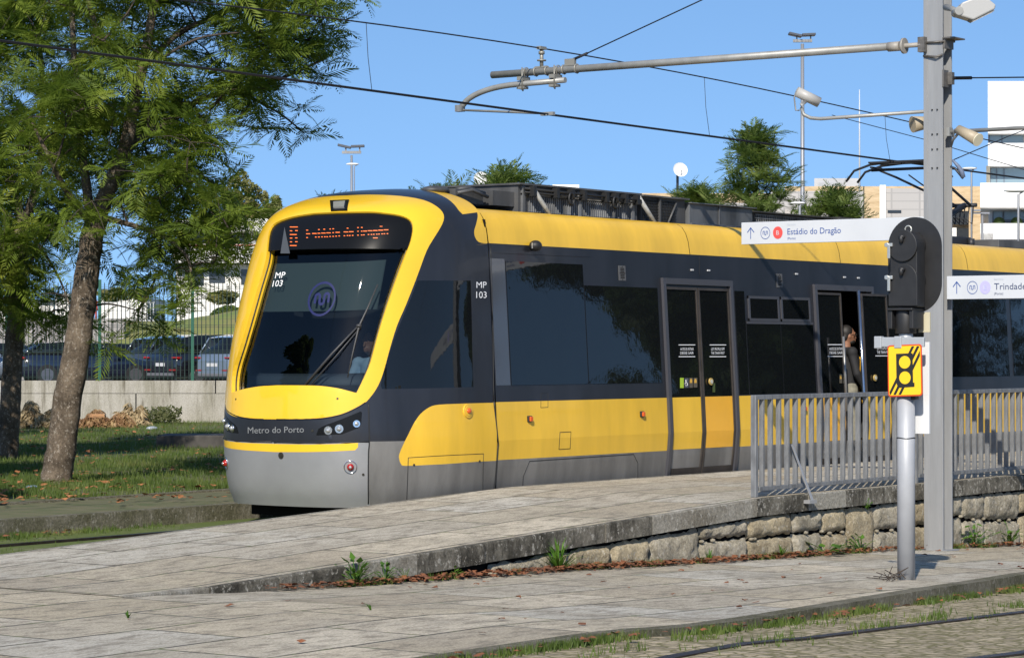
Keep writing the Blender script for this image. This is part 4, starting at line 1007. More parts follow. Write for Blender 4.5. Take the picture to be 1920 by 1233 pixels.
wirething('anchor_wire', 'taut wire leaving the right side of the mast below the top clamp', [([(3.12, MY0 - .03, 4.62), (3.14, -3.95, 4.61)], .02), ([(3.14, -3.95, 4.61), (3.6, -12, 4.25)], .008)])
wirething('span_wire', 'thin wire rising from the mast towards the white building', [([at(1785, 301, 29.6), at(1890, 256, 31), at(1960, 228, 33)], .006)])
wirething('far_wire', 'faint thin wire in the distance behind the camera arm', [([at(1560, 216, 80), at(1735, 262, 76), at(1960, 330, 70)], .012)])
b = MB(); b.tube([at(1786, 300, 28.1), at(1796, 311, 28.1), at(1803, 321, 28.1), at(1806, 333, 28.1)], [.012, .02, .026, .026], 8); tag(b.build('cable_sleeve', mat('blue_grey_sleeve', (.12, .15, .22), .5)), 'short curved blue grey sleeve hanging on the right side of the mast', 'cable')
# camera on its arm
sc = empty('security_camera', 'white security camera on a long thin arm left of the mast', 'camera', (3.0, -2.0, 4.3))
b = MB(); b.tube([(3.02, -3.46, 4.27), (3.0, -2.2, 4.255), (3.0, -2.08, 4.27), (2.99, -2.0, 4.31), (2.99, -1.97, 4.38)], .020, 10); own(sc, b.build('arm', M_galv))
cd = Vector((.62, -.66, -.42)).normalized(); c0 = Vector((2.99, -1.93, 4.56)); c1 = c0 + cd * .26
b = MB(); b.cyl(c0 - cd * .02, c1, .058, 20); own(sc, b.build('housing', mat('camera_white', (.36, .355, .34), .45)))
b = MB(); b.cyl(c0 - cd * .024, c0 - cd * .02, .045, 20); own(sc, b.build('rear_cap', mat('cap_beige', (.42, .40, .34), .5)))
b = MB(); b.tube([c0 + cd*.1 + Vector((0,0,-.05)), (2.99, -1.97, 4.42), (2.99, -1.97, 4.38)], .022, 8); b.tube([c0 - cd*.02, c0 - cd*.05 + Vector((0, 0, -.08)), c0 + Vector((-.02, .02, -.2)), (2.98, -1.95, 4.36)], .009, 8); own(sc, b.build('mount', M_galvd))
# loudspeakers, second arm and lamps on the mast
M_beige = mat('beige_plastic', (.36, .30, .21), .5)
ls = empty('loudspeaker', 'beige box loudspeaker on a bracket right of the mast', 'loudspeaker', (3.1, -3.8, 4.0))
b = MB(); v0 = at(1797, 243, 28.0); v1 = at(1833, 262, 27.8); d = (v1 - v0).normalized(); b.tube([v0, v1], [.05, .068], 16); own(ls, b.build('horn', M_beige))
b = MB(); b.tube([v1, v1 + d*.012], [.071, .071], 16); own(ls, b.build('rim', mat('rim_cream', (.62, .57, .42), .5)))
b = MB(); b.tube([at(1797, 250, 28.0), at(1787, 262, 28.1), at(1783, 275, 28.2)], .014, 8); b.tube([at(1798, 240, 28.0), at(1790, 243, 28.1), at(1787, 258, 28.1)], .01, 8); own(ls, b.build('bracket', M_galvd))
b = MB(); v0 = Vector((3.3, -3.38, 4.18)); b.tube([v0, v0 + Vector((-.16, .13, -.03))], [.06, .09], 16); tag(b.build('loudspeaker', M_beige), 'beige loudspeaker mostly hidden behind the left edge of the mast', 'loudspeaker')
b = MB(); b.tube([(3.1, MY0 - .02, 4.045), (3.1, -6.5, 4.05)], .022, 10); b.box((3.06, MY0 - .05, 4.0), (3.14, MY0, 4.09)); tag(b.build('bracket_arm', M_galv), 'horizontal tube arm sticking out right from the mast', 'bracket')
sl_ = empty('street_luminaire', 'large white floodlight luminaire at the top right of the mast', 'street light', (3.1, -3.9, 5.3))
A_ = [at(x, y, 27.6) for x, y in ((1790, 30), (1800, 8), (1830, -4), (1852, 2), (1864, 12), (1862, 20), (1822, 40))]
b = MB(); dpt = _f * .22; b.prism([p - dpt * .5 for p in A_], dpt); own(sl_, b.build('lamp_head', mat('lamp_white_paint', (.36, .36, .35), .4), bevel=.015))
b = MB(); b.prism([p - dpt * .42 + Vector((0, 0, -.008)) for p in (at(1806, 31, 27.6), at(1822, 40.5, 27.6), at(1862, 21, 27.6), at(1852, 17, 27.6))], dpt * .84); own(sl_, b.build('lamp_glass', mat('lamp_glass', (.16, .15, .13), .2)))
b = MB(); b.tube([at(1773, 14, 28.1), at(1785, 17, 27.9), at(1796, 24, 27.7)], [.035, .03, .04], 10); b.cyl(at(1795, 23, 27.6) - _f*.12, at(1795, 23, 27.6) + _f*.12, .045, 16); own(sl_, b.build('mount_arm', M_galv))
# ------------------------------------------------------------------ hanging signs
M_sign = mat('sign_white', (.50, .52, .55), .4, var=.04, vscale=2); M_sblue = mat('sign_blue', (.03, .08, .28), .5); M_sred = mat('sign_red', (.62, .07, .06), .5); M_slil = mat('sign_lilac', (.42, .40, .78), .5)
M_navyt = mat('sign_navy_text', (.035, .055, .13), .5)
def sign(label, X, y0, y1, z0, z1, items):
    r = empty('direction_sign', label, 'sign', (X, (y0 + y1) / 2, z0))
    b = MB(); b.box((X, y0, z0), (X + .05, y1, z1)); own(r, b.build('panel', M_sign, bevel=.004))
    H = z1 - z0
    # u runs left to right as seen from the front (towards -Y), w upwards, both in panel heights
    P = lambda u, w, o=.003: (X - o, y1 - u * H, z0 + w * H)
    for it in items:
        k = it[0]
        if k == 'arrow':
            b = MB(); u = it[1]; t = .035
            b.add([P(u - t/2, .24), P(u + t/2, .24), P(u + t/2, .72), P(u - t/2, .72)], [(0,1,2,3)]); 
            for s_ in (-1, 1): b.add([P(u, .78), P(u + s_*.19, .55), P(u + s_*.165, .52), P(u, .72)], [(0,1,2,3)])
            own(r, b.build('arrow_symbol', M_sblue, fix=False))
        if k == 'logo':
            b = MB(); u = it[1]; marks(b, 'ring', lambda x, y: P(u + .25*x, .49 + .28*y), .09); own(r, b.build('metro_symbol', M_sblue, fix=False))
        if k == 'disc':
            b = MB(); u = it[1]; b.add([P(u + .25*math.cos(a), .49 + .28*math.sin(a)) for a in np.linspace(0, 2*math.pi, 37)[:-1]], [tuple(range(36))]); own(r, b.build('line_disc', it[3], fix=False))
            b = MB(); word(b, it[2], lambda a, c: P(u - .07 + .14*a, .39 + .2*c, .006), bold=0); own(r, b.build('line_letter', M_sign, fix=False))
        if k == 'text':
            b = MB(); word(b, it[1], lambda a, c: P(it[2] + (it[3]-it[2])*a, it[4] + it[5]*c), bold=it[7] if len(it) > 7 else .0); own(r, b.build('sign_text', it[6], fix=False))
    return r
M_pale = mat('sign_pale_text', (.42, .46, .52), .5)
sign('long white sign reading Estádio do Dragão with a red B disc', 3.06, -3.45, -1.16, 2.905, 3.15, [('arrow', .5), ('logo', 1.27), ('disc', 1.92, 'B', M_sred), ('text', 'Estádio do Dragão', 2.42, 5.15, .39, .28, M_sblue), ('text', 'Sentido', 2.42, 2.85, .80, .08, M_pale), ('text', '(Porto)', 2.42, 2.84, .17, .1, M_sblue)])
sign('white sign reading Trindade with a lilac E disc, cut by the right edge', 3.06, -6.4, -3.695, 2.262, 2.508, [('arrow', .48), ('logo', 1.22), ('disc', 1.82, 'E', M_slil), ('text', 'Trindade', 2.24, 3.72, .39, .28, M_navyt, .0), ('text', 'Sentido', 2.24, 2.67, .80, .08, M_pale), ('text', '(Porto)', 2.24, 2.66, .17, .1, M_navyt)])
# ------------------------------------------------------------------ railways signal
SX, SY = -2.25, -5.95; zg = zl(SX)
sg = empty('tram_signal', 'black two-lamp tram signal seen from behind on a round silver post', 'signal', (SX, SY, zg))
M_post = mat('silver_post', (.36, .37, .39), .5, .12, var=.08, vscale=5); M_sig = mat('signal_black', (.016, .016, .017), .5, var=.2, vscale=10)
b = MB(); b.cyl((SX, SY, zg - .02), (SX, SY, 1.52), .076, 32); own(sg, b.build('post', M_post))
b = MB(); b.tube([(SX + .078*math.cos(k), SY + .078*math.sin(k), .97 + .004*math.sin(3*k)) for k in np.linspace(0, 6.28, 24)], .004, 6, caps=False); b.cyl((SX, SY, 1.33), (SX, SY, 1.40), .088, 24); b.box((SX - .04, SY - .11, 1.30), (SX + .02, SY + .03, 1.34)); own(sg, b.build('clamp', M_rub))
Py = lambda px, py, X: on(px, py, 0, X)
HX = SX - .1
b = MB(); c0 = Py(1702, 606, SX); b.cyl((SX, SY, 1.86), (SX, SY, 2.06), .088, 24); b.box((SX - .12, SY - .12, 2.055), (SX + .12, SY + .12, 2.075))
for s_ in (-1, 1): b.box((SX - .1, SY + s_*.1 - .02, 1.9), (SX + .1, SY + s_*.1 + .02, 2.06))
own(sg, b.build('neck', M_sig, bevel=.006))
t_ = Py(1666, 461, HX); bt = Py(1720, 575, HX); yL, yR = t_.y, bt.y; zcen = t_.z; ycc = (yL + yR) / 2; rr = (yL - yR) / 2
def capsule(yc, r, za, zb_, X, thick, b, n=16, sq=False):
    P_ = [(X, yc + r*math.cos(a), zb_ + r*math.sin(a)) for a in np.linspace(0, math.pi, n)]
    P_ += [(X, yc - r, za), (X, yc + r, za)] if sq else [(X, yc + r*math.cos(a), za + r*math.sin(a)) for a in np.linspace(math.pi, 2*math.pi, n)]
    b.prism(P_, (thick, 0, 0))
b = MB(); capsule(ycc, rr * .93, bt.z, zcen, HX + .012, .15, b, sq=True); own(sg, b.build('signal_body', M_sig, bevel=.006))
b = MB(); b.cyl((HX - .012, ycc, zcen), (HX + .012, ycc, zcen), rr, 32); b.cyl((HX - .0, ycc, zcen), (HX + .2, ycc, zcen), rr*.86, 28); own(sg, b.build('lamp_cover', M_sig, bevel=.004))
z2 = Py(1690, 524, HX).z
b = MB(); capsule(ycc, rr, bt.z + .01, z2, HX - .004, .018, b, sq=True); b.cyl((HX + .16, ycc, z2), (HX + .24, ycc, z2), rr*.86, 24); own(sg, b.build('door_cover', M_sig, bevel=.004))
for zz in (Py(1690, 444, HX).z, Py(1690, 505, HX).z):
    b = MB(); b.ell((HX - .02, ycc, zz), (.028, .03, .022)); b.ell((HX - .03, ycc, zz - .02), (.022, .02, .035)); own(sg, b.build('cover_knob', M_sig))
for zz in (Py(1690, 462, HX).z, Py(1690, 523, HX).z):
    b = MB(); b.box((HX - .03, yL - .05, zz + .0), (HX - .012, yL + .025, zz + .03)); b.box((HX - .036, yL - .03, zz - .10), (HX - .02, yL - .005, zz + .02)); b.cyl((HX - .04, yL - .0, zz + .015), (HX - .02, yL, zz + .015), .02, 10); own(sg, b.build('latch', mat('latch_silver', (.55, .55, .52), .35, .7), bevel=.003))
BX = HX + .205
bl_ = Py(1665, 470, BX).y; br_ = Py(1765, 470, BX).y; zt_ = Py(1715, 407, BX).z; R_ = (bl_ - br_) / 2
b = MB(); capsule((bl_ + br_) / 2, R_, 2.075 + R_ * .83, zt_ - R_, BX, .012, b, 28); own(sg, b.build('backboard', M_sig))
b = MB(); q = Py(1703, 430, HX + .1); b.tube([q + Vector((0, .03*math.cos(k), .03*math.sin(k))) for k in np.linspace(0, 6.28, 16)], .006, 6, caps=False); own(sg, b.build('lifting_eye', mat('eye_metal', (.55, .55, .5), .4, .5)))
q0, q1 = Py(1642, 632, SX - .09), Py(1733, 650, SX - .09)
b = MB(); b.box((SX - .10, q1.y, q1.z), (SX - .07, q0.y, q0.z)); 
for yy in (q0.y - .03, SY + .02): b.box((SX - .115, yy - .035, q1.z - .012), (SX - .06, yy + .035, q0.z + .008))
b.cyl((SX, SY, 1.52), (SX, SY, 1.86), .06, 24); own(sg, b.build('sign_bracket', mat('bracket_pale', (.36, .38, .40), .45, .2), bevel=.006))
# boards facing the other way
for k, (x0, y0, x1, y1) in enumerate(((1722, 585, 1743, 623), (1712, 641, 1742, 741), (1684, 741, 1742, 812))):
    X = SX + .12; a = Py(x0, y1, X); c = Py(x1, y0, X)
    b = MB(); b.box((X, c.y, a.z), (X + .025, a.y, c.z)); own(sg, b.build('rear_board', mat('board_white', (.60, .61, .62), .4) if k else mat('board_cream', (.5, .46, .33), .5), bevel=.003))
SGX = SX - .105
qa = Py(1664.5, 646, SGX); qb = Py(1729, 743, SGX); W_, H_ = qa.y - qb.y, qa.z - qb.z
sgn = empty('warning_sign', 'yellow rectangular sign with a struck out two light signal pictogram and red border', 'sign', (SGX, (qa.y + qb.y) / 2, qb.z))
ti = -.035
def SQ(u, w, o=0.0): return (SGX - o, qa.y - W_ * u - ti * (w - .5) * H_ * .5, qb.z + H_ * w + (u - .5) * .012)
def rrect(u0, u1, w0, w1, r, asp=1.0, n=5):
    out = []
    for cx, cy, a0 in ((u1 - r, w1 - r*asp, 0), (u0 + r, w1 - r*asp, 90), (u0 + r, w0 + r*asp, 180), (u1 - r, w0 + r*asp, 270)):
        for k in range(n + 1): a = math.radians(a0 + 90 * k / n); out.append((cx + r*math.cos(a), cy + r*asp*math.sin(a)))
    return out
asp = W_ / H_
def plate(nm, poly, m, o, th=.002, par=None):
    b = MB(); b.prism([SQ(u, w, o) for u, w in poly], (th, 0, 0)); ob = b.build(nm, m); own(sgn, ob); return ob
plate('sign_plate', rrect(0, 1, 0, 1, .08, asp), mat('sign_border_red', (.55, .06, .01), .4), 0, .004)
plate('sign_field', rrect(.035, .965, .035*asp, 1 - .035*asp, .06, asp), mat('sign_yellow', (.80, .50, .015), .4), .003)
M_sb = mat('sign_black', (.012, .012, .012), .5)
def stripe_(nm, k, wd):
    # diagonal from lower left to upper right, clipped to the field
    P_ = []
    f_ = [(u, w) for u, w in rrect(.05, .95, .05*asp, 1 - .05*asp, .05, asp)]
    from mathutils.geometry import intersect_line_line_2d
    nrm = Vector((-1.04, .80)).normalized(); poly = [Vector(p) for p in f_]
    def clip(poly, n, d):
        out = []
        for i in range(len(poly)):
            a, c = poly[i-1], poly[i]; da, dc = a.dot(n) - d, c.dot(n) - d
            if (da >= 0) != (dc >= 0): out.append(a + (c - a) * (da / (da - dc)))
            if dc >= 0: out.append(c)
        return out
    poly = clip(poly, nrm, k - wd); poly = clip(poly, -nrm, -(k + wd)) if poly else []
    if len(poly) > 2: plate(nm, [(p.x, p.y) for p in poly], M_sb, .0045, .0015)
kk_ = Vector((-1.04, .80)).normalized().dot(Vector((.5, .5)))
for dk in (-.14, -.02, .10): stripe_('stripe', kk_ - .02 + dk, .032)
plate('pictogram', [(.26, .83), (.74, .83), (.74, .26), (.78, .26), (.78, .18), (.30, .17), (.26, .26)], M_sb, .006, .0015)
for w in (.66, .36): plate('pictogram_light', [(.51 + .165*math.cos(a), w + .165*asp*1.0*math.sin(a)) for a in np.linspace(0, 2*math.pi, 29)[:-1]], MC['sign_yellow'], .0075, .0015)
# ------------------------------------------------------------------ railings
def railing(label, x0, x1, brace=False):
    r = empty('railing', label, 'railing', (x0, -3.17, zp(x0)))
    Z = .28
    b = MB(); b.box((x0, -3.20, Z + .955), (x1, -3.14, Z + 1.0)); own(r, b.build('top_rail', M_galvd, bevel=.003))
    b = MB(); b.box((x0 + .04, -3.195, Z + .06), (x1, -3.145, Z + .10)); own(r, b.build('bottom_rail', M_galvd, bevel=.003))
    b = MB(); b.box((x0 - .04, -3.20, Z), (x0 + .006, -3.14, Z + 1.0)); p_ = b.build('post', M_galvd, bevel=.003); own(r, p_)
    x = x0 + .125; first = None
    while x < x1 - .03:
        if first is None:
            b = MB(); b.box((-.012, -.025, Z + .10), (.012, .025, Z + .955)); first = b.build('bar', M_galvd); o = first
        else: o = first.copy(); COL.objects.link(o)
        o.parent = r; o.matrix_parent_inverse = Matrix.Identity(4); o.location = (x - x0, 0, -zp(x0)); x += .165
    if brace:
        b = MB(); a = Vector((.65, -3.19, .78)); c = Vector((.76, -3.36, .215)); b.add([a + Vector((-.02,0,0)), a + Vector((.005,0,0)), c + Vector((.02,0,0)), c + Vector((-.02,0,0)), a + Vector((-.02,.01,0)), a + Vector((.005,.01,0)), c + Vector((.02,.01,0)), c + Vector((-.02,.01,0))], [(0,1,2,3),(7,6,5,4),(0,4,5,1),(1,5,6,2),(2,6,7,3),(3,7,4,0)])
        b.box((.66, -3.38, .19), (.80, -3.31, .225)); own(r, b.build('brace', mat('brace_steel', (.42, .42, .42), .4, .5)))
    return r
railing('grey steel bar railing with slanting brace, starting left of the mast', -.05, 3.30, True)
railing('grey steel bar railing continuing right of the mast', 3.36, 13.5)
# ================================================================== VEGETATION
def leafmat(name, a, b_, c, tr=.35, sc=1.5):
    m, t, b, oc = newmat(name, .55, .3)
    col = ramp(t, noise(t, oc, sc, 4, .6), [(.32, a), (.52, b_), (.7, c)])
    t.links.new(col, b.inputs['Base Color'])
    tn = t.nodes.new('ShaderNodeBsdfTranslucent'); mx = t.nodes.new('ShaderNodeMixShader'); mx.inputs[0].default_value = tr
    c2 = mixc(t, .5, col, (.16, .24, .02)); t.links.new(c2, tn.inputs[0])
    t.links.new(b.outputs[0], mx.inputs[1]); t.links.new(tn.outputs[0], mx.inputs[2]); t.links.new(mx.outputs[0], t.nodes['Material Output'].inputs[0]); return m
M_leafA = leafmat('fern_leaf', (.085, .13, .022), (.16, .225, .028), (.27, .31, .045), .5)
M_leafD = leafmat('fern_leaf_dark', (.02, .04, .018), (.04, .075, .022), (.08, .12, .025))
M_leafY = leafmat('poplar_leaf', (.10, .12, .04), (.19, .19, .06), (.27, .24, .09), .3)
M_bark = lichen_stone('tree_bark', (.19, .15, .11), (.075, .058, .042), (.33, .29, .24), .5)
M_barkd = mat('dark_bark', (.055, .042, .032), .95, var=.4, vscale=9)
def frond(L=.42, pairs=11, seed=0):
    """bipinnate frond along +X, drooping; returns verts, quads"""
    r = random.Random(seed); V = []; Q = []
    for i in range(pairs):
        s_ = .12 + .88 * i / (pairs - 1); x = L * s_; z = -L * .33 * s_ ** 2.2
        ll = L * .34 * math.sin(math.pi * min(1, .12 + s_ * .84)) ** .7 + .012
        for sd in (-1, 1):
            a = math.radians(58 - 18 * s_ + r.uniform(-8, 8)); dx, dy = math.cos(a) * ll, math.sin(a) * ll * sd; dz = -ll * r.uniform(.1, .4)
            wd = .0085 + .004 * (1 - s_); px_, py_ = -math.sin(a) * wd * sd, math.cos(a) * wd
            o = len(V)
            V += [(x, 0, z), (x + dx*.5 + px_, dy*.5 + py_, z + dz*.4), (x + dx, dy, z + dz), (x + dx*.5 - px_, dy*.5 - py_, z + dz*.4)]; Q.append((o, o+1, o+2, o+3))
    o = len(V); V += [(0, -.004, 0), (L*.5, -.003, -L*.33*.5**2.2), (L*.5, .003, -L*.33*.5**2.2), (0, .004, 0)]; Q.append((o, o+1, o+2, o+3))
    return np.array(V), np.array(Q)
def rosette(seed, n=7, L=.4, e0=-.5, e1=.75):
    r = random.Random(seed); Vs = []; Qs = []; o = 0
    for k in range(n):
        V, Q = frond(L * r.uniform(.7, 1.1), 11, seed * 20 + k)
        az = 2 * math.pi * (k + r.uniform(-.3, .3)) / n; el = r.uniform(e0, e1)
        R_ = Matrix.Rotation(az, 3, 'Z') @ Matrix.Rotation(-el, 3, 'Y') @ Matrix.Rotation(r.uniform(-.5, .5), 3, 'X')
        V = V @ np.array(R_).T; Vs.append(V); Qs.append(Q + o); o += len(V)
    return np.concatenate(Vs), np.concatenate(Qs)
ROS = [rosette(i, 6 + i % 3) for i in range(8)]
ROSU = [rosette(i + 40, 7, .4, .25, 1.25) for i in range(6)]
def scatter(name, pts, scales, mt, parent=None, templates=ROS, tilt=.35):
    Vs = []; Qs = []; o = 0
    for p, sc_ in zip(pts, scales):
        V, Q = templates[rng.integers(len(templates))]
        a = rng.uniform(0, 6.283); b_, c_ = rng.normal(0, tilt, 2)
        R_ = np.array(Matrix.Rotation(b_, 3, 'X') @ Matrix.Rotation(c_, 3, 'Y') @ Matrix.Rotation(a, 3, 'Z'))
        Vs.append(V @ R_.T * sc_ + np.array(p)); Qs.append(Q + o); o += len(V)
    ob = np_mesh(name, np.concatenate(Vs), np.concatenate(Qs), mt)
    if parent: own(parent, ob)
    return ob
def limbtube(b, P_, r0, r1, n=10, jit=.0, seed=0):
    r = random.Random(seed); k = len(P_); Q = smooth_open([tuple(p) for p in P_], 6) if k > 2 else [tuple(p) for p in P_]
    m_ = len(Q); b.tube([Vector(q) + Vector((r.uniform(-jit, jit), r.uniform(-jit, jit), 0)) for q in Q], [r0 + (r1 - r0) * i / (m_ - 1) + r.uniform(-jit, jit) * .5 for i in range(m_)], n)
    return [Vector(q) for q in Q]
def inpx(p, P): return inpoly(p, P)
def fern_tree(label, base_px, Y, trunk, limbs, outline, natt, nros, depth, rs, leaf, seed, holes=(), sub=None, lscale=1.0, grp=None):
    """trunk/limbs: pixel polylines with a depth offset and radius; outline: crown outline, filled through its depth with twigs and fronds"""
    r = random.Random(seed); bs = at(base_px[0], base_px[1], Y)
    root = empty('leafy_tree', label, 'tree', tuple(bs), grp)
    b = MB(); sk = []
    for (pts, r0, r1) in [trunk] + limbs:
        sk += limbtube(b, [at(x, y, Y + dy) for x, y, dy in pts], r0, r1, 14 if r0 > .1 else 8, r0 * .05, seed)
    tr = b.build('trunk', M_bark); own(root, tr)
    xs_ = [p[0] for p in outline]; ys_ = [p[1] for p in outline]
    att = []
    while len(att) < natt:
        p = (r.uniform(min(xs_), max(xs_)), r.uniform(min(ys_), max(ys_)))
        if not inpx(p, outline) or any(inpx(p, h_) for h_ in holes) and r.random() < .93: continue
        q = at(p[0], p[1], Y + r.uniform(-depth, depth))
        if all((q - a).length > rs * .75 for a in att) or r.random() < .15: att.append(q)
    b = MB(); ros = []; scs = []
    order = sorted(att, key=lambda a: min((a - s_).length for s_ in sk))
    for a in order:
        s_ = min(sk, key=lambda q: (a - q).length + max(0, q.z - a.z) * .8); L_ = (a - s_).length
        mid = s_ + (a - s_) * .5 + Vector((r.uniform(-.12, .12), r.uniform(-.12, .12), r.uniform(0, .18))) * L_
        tw = limbtube(b, [s_, mid, a], .012 + .008 * L_, .006, 5)
        if len(sk) < 900: sk += tw[3::3]
        for k in range(nros):
            f = r.uniform(.35, 1.0); c = s_ + (a - s_) * f if r.random() < .3 else a
            q = c + Vector((r.gauss(0, rs), r.gauss(0, rs), r.gauss(-.05, rs * .75)))
            ros.append(q); scs.append(lscale * r.uniform(.65, 1.15)); 
            if r.random() < .6: b.tube([a, (a + q) / 2 + Vector((0, 0, .04)), q], [.006, .005, .004], 4, caps=False)
    own(root, b.build('twigs', M_barkd, fix=False))
    scatter('crown', ros, scs, leaf, root)
    return root
A_out = [(90,-260),(700,-260),(705,-30),(660,20),(665,60),(640,120),(650,185),(610,205),(585,250),(560,280),(535,265),(510,215),(470,200),(440,225),(432,270),(445,330),(440,400),(462,440),(440,500),(400,560),(370,590),(340,560),(300,520),(265,600),(215,610),(230,540),(210,470),(150,380),(110,330),(60,200),(60,0)]
A_out = [(x - (34 if x > 380 and 190 < y < 380 else 0) - (55 if x > 560 and y < 190 else 0), y) for x, y in A_out]
A_hol = [[(560,215),(640,215),(640,300),(520,300),(450,240),(470,210)], [(140,480),(205,500),(200,620),(140,620)]]
fern_tree('large feathery leafed tree with pale mottled leaning trunk in the grass', (105, 908), 33.4,
    ([(103,912,0),(112,860,0),(125,760,0),(138,690,0),(150,610,0),(162,520,0),(172,450,0),(185,400,0)], .20, .135),
    [([(176,440,0),(168,400,.05),(160,330,.1),(150,250,.3),(140,120,.5),(130,-60,.8)], .075, .03), ([(185,400,0),(205,350,-.1),(235,280,-.3),(250,200,-.4),(270,110,-.5),(290,0,-.5),(310,-150,-.3)], .115, .035),
     ([(240,270,-.3),(300,240,.2),(370,190,.5),(440,170,.7),(520,150,.8),(610,110,.7)], .05, .015), ([(188,400,0),(220,340,.2),(280,300,.6),(360,320,.9),(420,360,1.0)], .055, .015),
     ([(255,160,-.4),(200,90,-.8),(170,20,-1.0),(150,-100,-1.1)], .05, .02), ([(262,130,-.4),(340,60,.1),(430,20,.4),(520,-40,.6)], .05, .015), ([(185,405,0),(240,420,-.5),(300,440,-.8),(350,480,-1.0),(360,540,-1.1)], .04, .012),
     ([(178,430,0),(120,350,-.6),(90,290,-.9),(60,230,-1.1)], .05, .015), ([(440,170,.7),(520,210,.8),(570,250,.8)], .02, .008)],
    A_out, 210, 5, 1.8, .24, M_leafA, 11, A_hol)
B_out = [(-120,-200),(160,-200),(150,60),(170,200),(150,330),(120,400),(100,470),(170,560),(150,610),(90,640),(60,560),(30,560),(0,600),(-120,600)]
fern_tree('second feathery leafed tree with a dark trunk at the left edge', (15, 860), 41,
    ([(12,862,0),(18,790,0),(22,700,0),(30,600,0),(36,500,0),(42,430,0)], .17, .12),
    [([(42,430,0),(35,380,.1),(15,330,.2),(-20,250,.3),(-40,100,.3)], .07, .02), ([(42,430,0),(60,380,-.2),(75,300,-.3),(80,180,-.4),(70,20,-.3)], .085, .025), ([(45,425,0),(80,470,-.5),(110,520,-.9),(130,570,-1)], .03, .01)],
    B_out, 115, 6, 1.8, .28, M_leafA, 23, lscale=1.15)
M_leafT = leafmat('young_leaf', (.05, .09, .025), (.13, .19, .04), (.25, .29, .09), .45, 2.5)
def young_tree(label, cx, top, bot, hw, Y, seed, leaf=M_leafA, n=120, sc_=1.5, base=None):
    """upright young tree: central stem with rising side branches"""
    r = random.Random(seed); zb = .05; t_ = at(cx, top + 2350 / Y, Y); root = empty('young_tree', label, 'tree', (t_.x, t_.y, zb), 'young trees behind the tram roof')
    b = MB(); b.tube([(t_.x, t_.y, zb), (t_.x + .05, t_.y, (zb + t_.z) / 2), tuple(t_)], [.12, .08, .02], 8); ros = []; scs = []
    zlow = at(cx, bot, Y).z; H = t_.z - zlow; W_ = hw / F * Y
    for k in range(n):
        f = (k + r.random()) / n; z = zlow + H * f; a = k * 2.4
        R_ = W_ * (1 - f) ** .62 * r.uniform(.2, 1.12)
        e = Vector((t_.x + R_ * math.cos(a), t_.y + R_ * math.sin(a), z + .1 * R_)); s_ = Vector((t_.x, t_.y, z - .5 * R_))
        b.tube([s_, (s_ + e) / 2 + Vector((0, 0, -.1)), e], [.025, .018, .008], 5, caps=False)
        for q in range(2): ros.append(e + Vector((r.gauss(0, .15), r.gauss(0, .15), r.gauss(0, .1)))); scs.append(sc_ * r.uniform(.7, 1.15))
    own(root, b.build('trunk', M_barkd)); scatter('crown', ros, scs, leaf, root, ROSU, .3)
    return root
young_tree('tallest green tree behind the tram roof, beside the floodlight pole', 1418, 222, 425, 84, 72, 31, n=56, leaf=M_leafT)
young_tree('smaller light green tree behind the tram, below the round dish', 1305, 326, 425, 54, 74, 32, n=24, leaf=M_leafT)
young_tree('green tree behind the tram, left of the pantograph', 1572, 342, 430, 50, 72, 33, n=22, leaf=M_leafT)
young_tree('sparse treetop rising behind the cab roof, right of the left dish', 945, 305, 410, 55, 60, 34, n=30, leaf=M_leafT)
young_tree('thin sparse treetop above the cab, left of the left dish', 840, 330, 400, 52, 60, 35, n=11, sc_=1.2, leaf=M_leafT)
young_tree('another feathery treetop near the left end of the roof box', 778, 340, 400, 30, 60, 38, n=7, sc_=1.1, leaf=M_leafT)
young_tree('blue green sprigs peeping over the front of the cab roof', 628, 350, 400, 30, 55, 36, M_leafD, n=6, sc_=1.0)
# leafy blob trees: many small leaf quads spread through a volume of clumps
def leafcloud(name, clumps, n, size, mt, parent=None):
    c = np.array([k[0] for k in clumps]); R_ = np.array([k[1] for k in clumps]); pw = R_.prod(1) ** .66; pw = pw / pw.sum()
    i = rng.choice(len(c), n, p=pw); d = rng.normal(size=(n, 3)); d /= np.linalg.norm(d, axis=1)[:, None]
    P = c[i] + d * R_[i] * (rng.uniform(.25, 1, (n, 1)) ** .45)
    a = rng.normal(size=(n, 3)); a /= np.linalg.norm(a, axis=1)[:, None]; b = np.cross(a, rng.normal(size=(n, 3))); b /= np.linalg.norm(b, axis=1)[:, None]
    s = size * rng.uniform(.6, 1.3, (n, 1)); V = np.stack([P - a*s, P - b*s*.5, P + a*s, P + b*s*.5], 1).reshape(-1, 3)
    o = np_mesh(name, V, np.arange(n*4).reshape(-1, 4), mt)
    if parent: own(parent, o)
    return o
def CF(a, Y, z): return Vector((CAM.x, CAM.y, 0)) + RT * a + _f * Y + Vector((0, 0, z))
def pxa(px, Y): return (px - 960) / F * Y
def zpx(py, Y): return 1.7 + (660 - py) / F * Y
